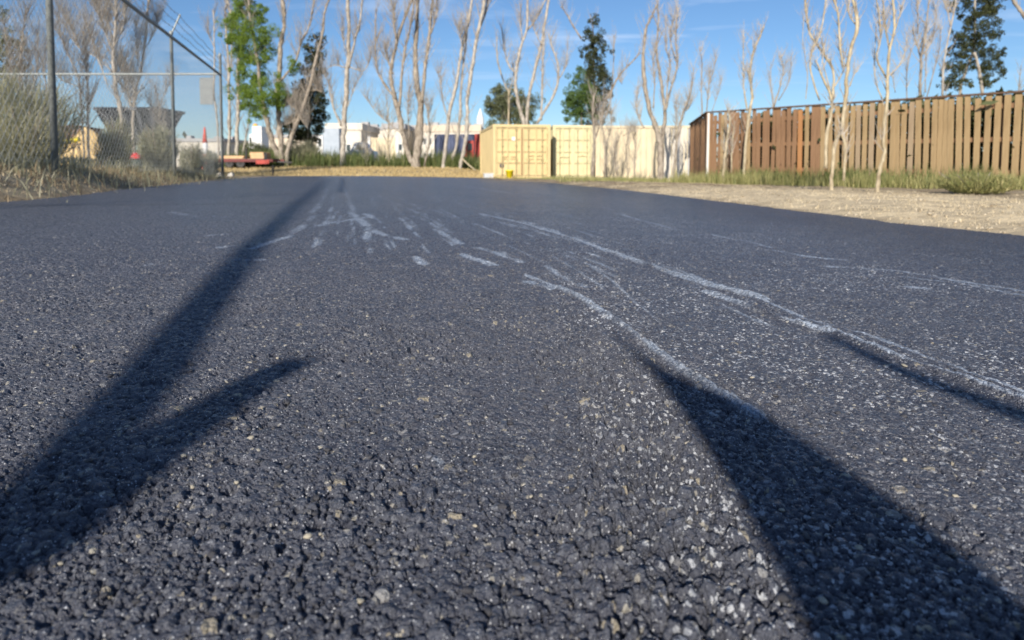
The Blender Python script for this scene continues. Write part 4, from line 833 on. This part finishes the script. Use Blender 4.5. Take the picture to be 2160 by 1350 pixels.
# ------------------------------------------------------------------ brown plank fence
def woodm(n, a, b, c): return mat(n, a, b, 3, .85, .5, 14, stretch=(3, 3, .35), c3=c, spec=.2)
W1, W2, W3, W4 = woodm('tan_wood', (.27, .19, .10), (.41, .30, .17), (.15, .10, .055)), woodm('red_brown_wood', (.19, .11, .065), (.31, .19, .11), (.10, .06, .035)), woodm('grey_wood', (.27, .20, .13), (.40, .31, .21), (.18, .12, .08)), woodm('orange_wood', (.34, .165, .07), (.42, .22, .10), (.25, .11, .05))
bf = thing('plank_fence', 'tall weathered brown plank fence with dark gaps and a dark top rail', 'fence', (0, 0, 0))
def fence_line(A, B, zt0, zt1, w0, gapf, tone, sgn):
    L = math.hypot(B[0] - A[0], B[1] - A[1]); dx, dy = (B[0] - A[0]) / L, (B[1] - A[1]) / L; rz = math.atan2(dy, dx); nx, ny = (dy, -dx) if sgn > 0 else (-dy, dx); s = 0; i = 0
    while s < L:
        wv = w0 * R.uniform(.85, 1.15); q = (s + wv / 2) / L; x, y = A[0] + dx * (s + wv / 2), A[1] + dy * (s + wv / 2); zt = zt0 + (zt1 - zt0) * q - .012 - (R.random() ** 3) * .10; g = G0(x, y) - .02
        front = 0 if i % 2 == 0 else .0
        mb = MB(); h = zt - g; tw_ = R.uniform(-.06, .06); o = R.uniform(0, .012)
        mb.box((0, 0, h / 2), (wv, .02, h)); m = tone(q)
        ob = mb.build('plank', m, bf); ob.location = (x + nx * o, y + ny * o, g); ob.rotation_euler = (R.uniform(-.012, .012), R.uniform(-.016, .016), rz + tw_)
        s += wv + gapf(q); i += 1
    for zz, th, de in ((.0, .035, .11),):
        c0 = ((A[0] + B[0]) / 2, (A[1] + B[1]) / 2, (zt0 + zt1) / 2 + .0); mb = MB(); mb.box(c0, (L + .1, de, th), rz, 0, -math.atan2(zt1 - zt0, L)); mb.build('cap_rail', woodm('dark_rail', (.10, .065, .045), (.16, .10, .07), (.07, .045, .03)) if 'dark_rail' not in bpy.data.materials else bpy.data.materials['dark_rail'], bf)
    for f_ in (.18, .52, .86):
        c0 = ((A[0] + B[0]) / 2 - nx * .045, (A[1] + B[1]) / 2 - ny * .045, G0((A[0] + B[0]) / 2, (A[1] + B[1]) / 2) * (1 - f_) + f_ * (zt0 + zt1) / 2); MB().box(c0, (L, .04, .09), rz, 0, -math.atan2((zt1 - zt0) * .6, L)).build('rail', W2, bf)
    n = int(L / 2.4) + 1
    for k in range(n + 1):
        q = min(k / n, .99); x, y = A[0] + dx * L * q - nx * .11, A[1] + dy * L * q - ny * .11; g = G0(x, y) - .1; zt = zt0 + (zt1 - zt0) * q - .03
        MB().box((x, y, (g + zt) / 2), (.09, .09, zt - g), rz).build('post', W2, bf)
ztc = at(1490, 237, FA[1])[2]; zte = at(2160, 193, 12.4)[2]; zte = ztc + (zte - ztc) * (FB[1] - FA[1]) / (12.4 - FA[1])
def tone1(q):
    r = R.random()
    if q < .27: return W2 if r < .68 else (W1 if r < .86 else (W4 if r < .93 else W3))
    if q < .42: return W1 if r < .5 else (W4 if r < .7 else (W2 if r < .9 else W3))
    return W1 if r < .9 else W3
def gap1(q):
    if q < .25: return R.choice([.008, .012, .02, .045, .06])
    if q < .45: return R.choice([.02, .05, .07, .10])
    return R.uniform(.038, .066) if R.random() > .12 else .006
fence_line(FA, FB, ztc, zte, .104, gap1, tone1, 1)
fence_line(FA, FC_, ztc, at(1455, 262, FC_[1])[2], .14, lambda q: .008, lambda q: W2, -1)
tag(MB().tube([(FA[0] - .02, FA[1] - .12, G0(*FA) - .05), (FA[0] - .0, FA[1] - .12, ztc - .03)], .035, 8).build('pole', mat('white_pole', (.62, .60, .57), (.72, .70, .66), 3, .6)), 'slim white pole standing at the corner of the brown fence', 'pole')
# short white board fence
wbf = thing('board_fence', 'short run of white weathered boards between long container and brown fence', 'fence', (0, 0, 0)); WW = mat('white_boards', (.52, .48, .42), (.66, .62, .54), 3, .8, .3, 12, stretch=(3, 3, .4)); WG = mat('grey_boards', (.33, .33, .34), (.45, .45, .45), 3, .8, .3, 12)
u = 1396
while u < 1462:
    D = 28.8; a = at(u, 268 + R.uniform(-4, 6), D); g = G0(a[0], D); wv = R.uniform(.10, .17); ob = MB().box((0, 0, (a[2] - g) / 2), (wv, .02, a[2] - g)).build('plank', R.choice([WW, WW, WG]), wbf); ob.location = (a[0], D + R.uniform(0, .01), g); ob.rotation_euler.y = R.uniform(-.02, .02)
    u += (wv + R.uniform(.02, .06)) * F / D
a, b = at(1396, 300, 28.85), at(1464, 300, 28.85); MB().tube([(a[0], 28.86, a[2]), (b[0], 28.86, a[2])], .03, 6).build('rail', WG, wbf); MB().tube([(a[0], 28.86, .4), (b[0], 28.86, .4)], .03, 6).build('rail', WG, wbf)

# ------------------------------------------------------------------ things in the yards
redp = mat('red_paint', (.42, .04, .025), (.32, .03, .02), 4, .45); redd = mat('dull_red_paint', (.16, .02, .02), (.10, .015, .015), 4, .6); decm = mat('old_deck_boards', (.16, .12, .09), (.25, .19, .14), 5, .9); black = mat('black_rubber', (.02, .02, .022), (.035, .035, .037), 15, .8)
lumber = mat('fresh_lumber', (.60, .36, .19), (.72, .48, .28), 5, .7, stretch=(.4, 3, 3)); glass = mat('dark_glass', (.03, .04, .05), rough=.08, spec=.8)
whitep = mat('white_paint', (.76, .77, .78), (.68, .69, .70), 3, .4); silver = mat('silver_paint', (.42, .44, .47), (.36, .38, .41), 3, .35, metal=.3)
def wheel(x, y, z, r, wd, parent, rim=whitep, axis='x'):
    w_ = MB(); w_.lathe((0, 0, -wd / 2), [(r * .6, 0), (r * .93, 0), (r, wd * .2), (r, wd * .8), (r * .93, wd), (r * .6, wd)], 20); o = w_.build('wheel', black, parent, False)
    MB().lathe((0, 0, -wd / 2 - .005), [(r * .2, .02), (r * .58, 0), (r * .6, wd + .01), (r * .2, wd - .01)], 16).build('rim', rim, o)
    o.location = (x, y, z); o.rotation_euler = (math.radians(90), 0, 0) if axis == 'x' else (0, math.radians(90), 0); return o
# flatbed trailer (long side on)
D = 40.0; xl = at(466, 340, D)[0]; xr = at(588, 340, D)[0]; L = xr - xl; zd = at(500, 334, D)[2]; g0 = min(G0(xl, D), G0(xr, D))
tr = thing('flatbed_trailer', 'low red flatbed trailer parked side on beyond the corner post', 'trailer', (xl, D, g0)); zd -= g0
MB().box((L / 2 - .15, 0, zd - .05), (L - .3, 1.9, .06)).build('deck', decm, tr)
mb = MB(); mb.box((L / 2, -.98, zd - .14), (L, .07, .16)); mb.box((L / 2, .98, zd - .14), (L, .07, .16))
for k in range(5): mb.box((.3 + k * (L - .6) / 4, 0, zd - .15), (.08, 1.88, .12))
mb.build('frame', redd, tr); MB().box((L * .83, -1.03, zd - .22), (L * .22, .03, .24)).build('side_board', redp, tr)
for xw in (.26, .45): wheel(L * xw, -.88, .27, .27, .2, tr, darksteel)
for xw in (.26, .45): wheel(L * xw, .88, .27, .27, .2, tr)
MB().tube([(L - .1, 0, zd - .2), (L + .8, 0, zd - .25)], .05, 6).build('drawbar', darksteel, tr)
MB().box((L * .55, -.95, zd + .18), (.10, .10, .75)).build('stake', black, tr); MB().box((L * .88, -.98, zd + .02), (.18, .08, .6)).build('stake', black, tr)
def lumber_pile(label, x0, x1, n, rows):
    t = thing('lumber_stack', label, 'lumber', (xl + x0, D, g0 + zd - .015)); ln = x1 - x0
    for k in range(rows):
        for j in range(n):
            o = MB().box((0, 0, 0), (ln * R.uniform(.93, 1), .13, .045)).build('plank', lumber, t); o.location = (ln / 2 + R.uniform(-.04, .04), -.7 + j * .145, .026 + k * .052); o.rotation_euler.z = R.uniform(-.01, .01)
lumber_pile('low loose layer of boards on the left part of the red trailer', .2, L * .48, 7, 3)
lumber_pile('neat taller stack of orange boards on the right part of the red trailer', L * .59, L * .83, 8, 7)
q = at(576, 368, 30.6); g = G0(q[0], 30.6); mb = MB(); mb.box((q[0], 30.6, g + .2), (.07, .07, .55)); tag(mb.build('marker_post', black), 'short black post standing at the far edge of the asphalt', 'post')
# traffic cone on a block
D = 22.0; q = at(433, 325, D); z0 = G0(q[0], D)
t = thing('traffic_cone', 'tall slim red and white cone seen through the wire fence near the corner post', 'cone', (q[0], D, z0)); orp = mat('cone_red', (.72, .07, .03), (.62, .06, .03), 5, .5)
zt = at(433, 268, D)[2] - z0
MB().box((0, 0, .03), (.36, .36, .06)).build('base', black, t)
MB().lathe((0, 0, 0), [(.13, .06), (.10, zt * .45)], 16).build('lower_band', orp, t, True); MB().lathe((0, 0, 0), [(.10, zt * .45), (.078, zt * .68)], 16).build('reflective_band', whitep, t, True); MB().lathe((0, 0, 0), [(.078, zt * .68), (.03, zt - .02), (.02, zt)], 16).build('upper_band', orp, t, True)
# dark hopper
D = 28; a = at(235, 234, D); b = at(360, 234, D); c0 = at(255, 305, D); d0 = at(332, 305, D); cx = (a[0] + b[0]) / 2; g = G0(cx, D); hw = (b[0] - a[0]) / 2; bw = (d0[0] - c0[0]) / 2; zt = a[2] - g; zb2 = c0[2] - g
hopm = mat('hopper_steel', (.055, .062, .08), (.10, .11, .13), 3, .6, c3=(.14, .11, .09))
t = thing('hopper', 'dark steel hopper with flared sides standing on legs behind the wire fence', 'hopper', (cx, D, g)); mb = MB()
T_ = [(-hw, -1.1, zt), (hw, -1.1, zt), (hw, 1.1, zt), (-hw, 1.1, zt)]; B_ = [(-bw, -.5, zb2), (bw, -.5, zb2), (bw, .5, zb2), (-bw, .5, zb2)]; mb.add(T_ + B_, [(0, 1, 5, 4), (1, 2, 6, 5), (2, 3, 7, 6), (3, 0, 4, 7), (4, 5, 6, 7)])
TI = [(x * .94, y * .94, z) for x, y, z in T_]; BI = [(x * .9, y * .9, z + .04) for x, y, z in B_]; mb.add(TI + BI, [(0, 1, 5, 4), (1, 2, 6, 5), (2, 3, 7, 6), (3, 0, 4, 7), (4, 5, 6, 7)]); mb.build('bin', hopm, t)
mb = MB()
for s_ in (-1, 1): mb.box((0, s_ * 1.1, zt), (2 * hw + .1, .08, .12)); mb.box((s_ * hw, 0, zt), (.08, 2.1, .12))
mb.build('rim', hopm, t)
for k in range(5): x = -bw + (k) * bw / 2; MB().tube([(x * hw / bw * .96, -1.1, zt - .1), (x, -.54, zb2)], .03, 4).build('rib', hopm, t)
for sx in (-1, 1):
    for sy in (-1, 1): MB().box((sx * bw, sy * .5, zb2 / 2), (.12, .12, zb2 + .1)).build('leg', hopm, t)
# sand heap
D = 24; pk = at(181, 264, D); g = G0(pk[0], D); hp = pk[2] - g; sandm = mat('yellow_sand', (.58, .40, .17), (.70, .52, .26), 2, .95, .5, 20, spec=.1)
n = 60; X, Y = np.meshgrid(np.linspace(-2.6, 2.6, n), np.linspace(-2.4, 2.4, n), indexing='ij'); rr = np.hypot(X * (1 + .1 * (X < 0)), Y); ang = np.arctan2(Y, X)
Z = hp * np.clip(1 - rr / (1.55 + .4 * vnoise(ang * 1.5 + 9, X * 0, 3)), 0, 1) ** .92 + .10 * (fbm(X * 2 + 7, Y * 2 + 3, 4) - .5) - .06 + .35 * np.exp(-((X - 1.2) ** 2 + (Y + .3) ** 2) * 1.6)
idx = np.arange(n * n).reshape(n, n); qd = np.stack([idx[:-1, :-1], idx[1:, :-1], idx[1:, 1:], idx[:-1, 1:]], -1).reshape(-1, 4)
o = npmesh('sand_heap', np.stack([X.ravel(), Y.ravel(), Z.ravel()], 1), qd, sandm, smooth=True); o.location = (pk[0], D, g); tag(o, 'pointed heap of yellow sand behind the wire fence', 'sand heap')
# brown shed behind it
D = 27; a = at(122, 270, D); b = at(170, 270, D); g = G0(a[0], D); t = thing('shed', 'low rust brown shed beside the peak of the sand heap', 'shed', ((a[0] + b[0]) / 2, D + .7, g)); wd = b[0] - a[0]; h = a[2] - g
shm = mat('shed_brown', (.22, .12, .08), (.30, .18, .12), 4, .85)
MB().box((0, 0, h / 2), (wd, 1.4, h)).build('wall', shm, t); MB().box((0, 0, h + .035), (wd + .16, 1.6, .06), 0, -.04).build('roof', rust, t); MB().box((-wd * .15, -.715, h * .42), (wd * .35, .03, h * .8)).build('door', W2, t)
# yellow corrugated hose
D = 18.5; pp = [Vector(at(u_, v_, D)) for u_, v_ in ((84, 315), (96, 308), (112, 304), (125, 300), (140, 299), (155, 297), (168, 293))]
P = []; rad = []
for i in range(len(pp) - 1):
    for k in range(10): P.append(pp[i].lerp(pp[i + 1], k / 10)); rad.append(.068 if k % 2 else .052)
o = MB().tube(P, rad, 10).build('corrugated_hose', ym); tag(o, 'yellow ribbed hose stretched across before the sand heap', 'hose')
for uu in (92, 160):  # trestles that carry the hose
    p = at(uu, 309 if uu < 100 else 301, D); g = G0(p[0], D); t = thing('trestle', 'small timber trestle under the yellow hose, ' + ('by the steel post' if uu < 100 else 'by the sand heap'), 'trestle', (p[0], D, g)); h = p[2] - g - .04
    for s_ in (-1, 1): MB().box((s_ * .14, 0, h / 2), (.05, .05, h), 0, 0, -s_ * .2).build('leg', W1, t)
    MB().box((0, 0, h), (.25, .09, .05)).build('beam', W1, t)
p = at(165, 316, 17); g = G0(p[0], 17); o = MB().box((0, 0, 0), (.5, .18, .03), .3, 0, .55).build('board', whitep); o.location = (p[0], 17, p[2]); o2 = None; o.location.z = g + .14; tag(o, 'short pale board propped at the foot of the sand heap', 'board')
# drum with red dome lid
D = 16.5; p = at(286, 335, D); g = G0(p[0], D); t = thing('bin', 'dark bin with a bright red domed lid behind the wire fence', 'bin', (p[0], D, g)); h = p[2] - g
MB().lathe((0, 0, 0), [(.13, 0), (.155, h), (.12, h)], 18).build('body', mat('dark_green_plastic', (.03, .05, .04), (.05, .07, .055), 5, .5), t, True); MB().lathe((0, 0, h), [(.165, 0), (.165, .03), (.14, .09), (.08, .135), (.02, .15)], 18).build('lid', mat('red_plastic', (.75, .05, .05), (.66, .04, .04), 5, .4), t, True)
def heap_region(cu, D, sx, sy):
    x0 = (cu - PPX) / F * D; return lambda: (x0 + R.gauss(0, sx), D + R.gauss(0, sy))
palerub = mat('pale_rubble', (.45, .42, .37), (.62, .59, .53), 3, .9, island=True)
def rubble(label, cu, D, n, sx, sy):
    x0 = (cu - PPX) / F * D; vs = []; fs = []
    for _ in range(n):
        x = x0 + R.gauss(0, sx); y = D + R.gauss(0, sy); s = R.uniform(.05, .17); mb = MB(); mb.box((x, y, G0(x, y) + s * .3), (s, s * R.uniform(.6, 1), s * R.uniform(.5, .8)), R.uniform(0, 3), R.uniform(-.4, .4), R.uniform(-.4, .4)); o = len(vs); vs += mb.v; fs += [tuple(i + o for i in f) for f in mb.f]
    o = npmesh('rubble', vs, fs, palerub); tag(o, label, 'rubble', kind='stuff')
rubble('pale broken rubble lying behind the wire fence near the cone', 395, 20, 130, .45, .3)

# vehicles
def truck(label, D, u0, u1, vtop, vbot, cabm, boxm, rz=0.0, name='box_truck'):
    x0 = at(u0, 300, D)[0]; x1 = at(u1, 300, D)[0]; L = x1 - x0; g = G0((x0 + x1) / 2, D); H = at(u0, vtop, D)[2] - g; t = thing(name, label, 'truck', ((x0 + x1) / 2, D, g), rz)
    c = MB(); c.add([(-L / 2, -1, .5), (-L / 2 + L * .3, -1, .5), (-L / 2 + L * .3, -1, H * .8), (-L / 2 + L * .12, -1, H * .8), (-L / 2, -1, H * .48)] + [(-L / 2, 1, .5), (-L / 2 + L * .3, 1, .5), (-L / 2 + L * .3, 1, H * .8), (-L / 2 + L * .12, 1, H * .8), (-L / 2, 1, H * .48)],
        [(0, 1, 2, 3, 4), (9, 8, 7, 6, 5), (0, 5, 6, 1), (1, 6, 7, 2), (2, 7, 8, 3), (3, 8, 9, 4), (4, 9, 5, 0)]); c.build('cab', cabm, t)
    MB().box((-L / 2 + L * .19, -1.01, H * .62), (L * .13, .02, H * .2)).build('side_window', glass, t)
    w = MB(); w.add([(-L / 2 - .01, -.9, H * .5), (-L / 2 - .01, .9, H * .5), (-L / 2 + L * .11 - .01, .9, H * .77), (-L / 2 + L * .11 - .01, -.9, H * .77)], [(0, 1, 2, 3)]); w.build('windscreen', glass, t)
    MB().box((L * .16, 0, H * .5 + .25), (L * .66, 2.1, H - .55)).build('cargo_box', boxm, t); MB().box((0, 0, .5), (L * .96, .9, .16)).build('chassis', darksteel, t)
    MB().box((-L / 2 + .02, 0, .45), (.12, 2.0, .2)).build('bumper', whitep, t)
    for xx in (-L / 2 + L * .14, L * .27):
        for sy in (-.9, .9): wheel(xx, sy, .42, .42, .24, t)
    for sy in (-.75, .75): MB().box((-L / 2 - .01, sy, .72), (.04, .22, .14)).build('headlight', whitep, t)
    return t
bluegrey = mat('blue_grey_paint', (.28, .34, .42), (.36, .42, .50), 2, .5); orangep = mat('orange_plastic', (.85, .40, .05), rough=.4)
truck('white cab box truck with a blue grey body behind the weeds', 62, 672, 722, 271, 325, whitep, bluegrey, .0)
t = truck('red truck with a white bumper partly hidden by the sand yellow container', 52, 978, 1050, 283, 328, redp, redp, .05)
t = truck('white van sized truck with an orange roof light behind the trailer lumber', 70, 531, 560, 267, 300, whitep, whitep, 0)
MB().lathe((-.3, 0, at(540, 267, 70)[2] - G0(t.location.x, 70) - .1), [(.22, 0), (.22, .3), (.1, .4)], 12).build('roof_light', orangep, t)
def car(label, D, u0, u1, vtop, m, rz=0.0):
    x0 = at(u0, 300, D)[0]; x1 = at(u1, 300, D)[0]; L = x1 - x0; g = G0((x0 + x1) / 2, D); H = at(u0, vtop, D)[2] - g; t = thing('parked_car', label, 'car', ((x0 + x1) / 2, D, g), rz)
    prof = [(-.5, .22), (-.5, .5), (-.46, .58), (-.27, .64), (-.15, .97), (.0, 1.0), (.18, .98), (.33, .68), (.47, .62), (.5, .5), (.5, .22)]; n = len(prof); b = MB()
    for s_ in (-1, 1): b.v += [(x * L, s_ * (.88 if z < .66 else .72), z * H) for x, z in prof]
    b.f += [tuple(range(n)), tuple(range(2 * n - 1, n - 1, -1))] + [(i, (i + 1) % n + 0, (i + 1) % n + n, i + n) for i in range(n)]
    b.build('body', m, t, False)
    for s_ in (-1, 1):
        w = MB(); w.add([(-.24 * L, s_ * .83, .68 * H), (-.15 * L, s_ * .75, .92 * H), (.16 * L, s_ * .75, .93 * H), (.28 * L, s_ * .83, .70 * H)], [(0, 1, 2, 3)]); w.build('side_window', glass, t)
    for xx in (-.31, .31):
        for sy in (-.82, .82): wheel(xx * L, sy, .32, .32, .2, t)
    for sy in (-.6, .6): MB().box((-.5 * L - .01, sy, .48 * H), (.04, .25, .12)).build('headlight', whitep, t)
    return t
car('silver grey car parked behind the weeds before the cream slatted wall', 58, 729, 794, 300, silver)
# far yard: blue container, cream wall, buildings
bl = mat('blue_container_paint', (.055, .075, .15), (.075, .095, .18), 2, .55)
a = at(916, 283, 56); g = G0(a[0], 56); bx = at(1000, 283, 56)[0]
container('dark blue shipping container standing side on behind three tall stems', (a[0], 56, g), 0, bx - a[0], 2.44, a[2] - g, bl, doors=False)
sw = thing('slatted_wall', 'cream slatted yard wall behind the thin stems and silver car', 'wall', (0, 0, 0)); CW = mat('cream_slats', (.66, .56, .38), (.72, .62, .44), 2, .7); CG = mat('white_gate_post', (.66, .68, .70), rough=.5)
D = 66; u = 779
while u < 836:
    a = at(u, 290 + R.uniform(-.6, .6), D); g = G0(a[0], D); o = MB().box((0, 0, (a[2] - g) / 2), (.24, .04, a[2] - g)).build('slat', CW, sw); o.location = (a[0], D + (u % 2) * .03, g); u += .28 * F / D
for uu in (778, 838): a = at(uu, 287, D); g = G0(a[0], D); MB().box((a[0], D, (a[2] + g) / 2), (.25, .25, a[2] - g)).build('post', CG, sw)
bw1 = mat('white_wall', (.56, .53, .47), (.64, .60, .53), .3, .8, c3=(.48, .44, .38)); bw2 = mat('grey_roof', (.30, .30, .31), (.38, .38, .39), .5, .7); bw3 = mat('tan_wall', (.52, .45, .36), (.60, .52, .42), .5, .8)
def building(label, D, u0, u1, vtop, wm, rm, roofh=1.0, nwin=5, dep=14, wrow=1, gable=False):
    x0 = at(u0, 300, D)[0]; x1 = at(u1, 300, D)[0]; L = x1 - x0; cx = (x0 + x1) / 2; g = -.2; zt = at(u0, vtop, D)[2]; t = thing('industrial_building', label, 'building', (cx, D + dep / 2, g)); H = zt - g
    MB().box((0, 0, (H - roofh) / 2), (L, dep, H - roofh)).build('wall', wm, t); MB().box((0, 0, H - roofh / 2), (L + .5, dep + .5, roofh)).build('roof', rm, t)
    for k in range(nwin):
        for r_ in range(wrow):
            x = -L / 2 + (k + .5) * L / nwin; z = (H - roofh) * (.55 if wrow == 1 else .35 + .4 * r_); f = MB(); ww_, hh_ = L / nwin * .45, min(1.1, H * .2)
            f.box((x, -dep / 2 - .03, z), (ww_ + .2, .06, hh_ + .2)); fo = f.build('window', whitep, t); MB().box((x, -dep / 2 - .075, z), (ww_, .03, hh_)).build('pane', glass, fo)
    for k in range(max(2, nwin // 2)):
        MB().box((-L / 2 + (k + .5 + R.uniform(-.3, .3)) * L / max(2, nwin // 2), R.uniform(-4, 2), H + .35), (R.uniform(.8, 2.2), 1.5, R.uniform(.5, 1.1))).build('roof_unit', bw2, t)
    MB().box((L * .3, -dep / 2 - .05, 1.5), (min(3, L * .25), .1, 3)).build('door', bw2, t); return t
building('pale flat roofed building with a bright cream fascia above the box truck', 110, 690, 762, 260, bw1, bw1, 1.1, 4)
building('long low building with a grey roof and pale band behind the single trunk', 130, 760, 900, 268, bw1, bw2, .6, 9)
building('taller pale block rising behind the cream slatted wall', 120, 808, 852, 261, bw1, bw2, .9, 3)
building('long pale building with a row of windows behind three tall stems', 120, 880, 1012, 264, bw1, bw3, 1.2, 12, 14, 2)
building('tan low building behind the leafy green tree', 140, 560, 690, 284, bw3, bw2, .6, 8)
building('low white building seen through the wire fence near the cone', 120, 360, 470, 292, bw1, bw2, .6, 6)
building('wide tan warehouse hidden behind the sand yellow container', 150, 1000, 1260, 276, bw3, bw2, .8, 10)
D = 150; a = at(1013, 229, D); g = -.3; t = thing('water_tower', 'white bulb topped tower far behind the first cream container', 'tower', (a[0], D, g)); H = a[2] - g
MB().lathe((0, 0, 0), [(.6, 0), (.45, H * .45), (.5, H * .58)], 14).build('stem', whitep, t, True); MB().lathe((0, 0, 0), [(.5, H * .58), (.85, H * .70), (.8, H * .84), (.35, H * .94), (.12, H)], 16).build('tank', whitep, t, True)
# far tree line, one mass
Vs = []
for k in range(170):
    u = R.uniform(-300, 2500); D = R.uniform(170, 260); x = (u - PPX) / F * D; hgt = R.uniform(2.5, 7.5); n = 90; p = NR.normal(0, 1, (n, 3)) * [hgt * .8, 1.5, hgt * .33] + [x, D, hgt * .45]; a = NR.normal(0, 1, (n, 3)) * .5; b = NR.normal(0, 1, (n, 3)) * .4
    Vs.append(np.stack([p - a, p + b, p + a, p - b], 1).reshape(-1, 3))
V = np.concatenate(Vs); tag(npmesh('treeline', V, np.arange(len(V) // 4)[:, None] * 4 + [0, 1, 2, 3], olive), 'distant low line of dull green trees on the horizon', 'trees', kind='stuff')

# ------------------------------------------------------------------ dead trees behind the lens: they throw the long shadows
def cast(name, label, branches, bark, hpt):
    """branches: photo pixels of a shadow on the asphalt -> (points, width m start/end, y where the stem meets the ground)"""
    t = None; off = None
    for bi, (px_, w0, w1, ybase) in enumerate(branches):
        gp = [ground(*p) for p in px_]; k = 1 / math.tan(SUN_EL); hx, hy = TOSUN.x / math.cos(SUN_EL), TOSUN.y / math.cos(SUN_EL); P = []
        if ybase is not None:    # carry the shadow back to where the trunk stands
            (ax, ay), (bx, by) = gp[0], gp[min(2, len(gp) - 1)]; s = (bx - ax) / (by - ay); gp = [(ax + s * (ybase - ay), ybase)] + gp
        y0 = hpt
        for (x, y) in gp:
            h = max(0.0, (y - y0) / k * 1.0); P.append(Vector((x + hx * h * k, y + hy * h * k, h + float(terr(x, y)))))
        n = len(P); rad = [.5 * (w0 + (w1 - w0) * i / (n - 1)) for i in range(n)] if not isinstance(w0, list) else [.5 * v for v in w0]; assert len(rad) == n
        if t is None: off = P[0].copy(); t = thing(name, label, 'tree', tuple(off))
        mb = MB(); mb.tube([p - off for p in P], rad, 9); mb.build('trunk' if bi == 0 else 'limb', bark, t, True)
    return t
cast('dead_tree', 'leaning dead trunk behind the lens that throws the long shadow over the asphalt', [
    ([(-210, 1350), (0, 1190), (150, 1045), (350, 800), (450, 650), (540, 530), (620, 445), (665, 405), (690, 379)], .054, .066, -1.5),
    ([(20, 1215), (130, 1120), (250, 1035), (350, 960), (450, 890), (560, 815), (650, 768)], .085, .056, None)], bark_grey, -1.5)
cast('dead_tree', 'broken leaning stump behind the lens that throws the broad blue shadow', [
    ([(1930, 1330), (1760, 1120), (1640, 1000), (1545, 905), (1440, 830), (1392, 792), (1345, 752), (1290, 705)], [.16, .142, .118, .10, .082, .042, .020, .010, .005], None, -1.0)], bark_grey, -1.0)
cast('dead_tree', 'slender dead sapling behind the lens that throws the narrow right hand shadow', [
    ([(2160, 890), (2000, 832), (1880, 785), (1780, 735), (1735, 716)], .038, .020, -1.2)], bark_grey, -1.2)
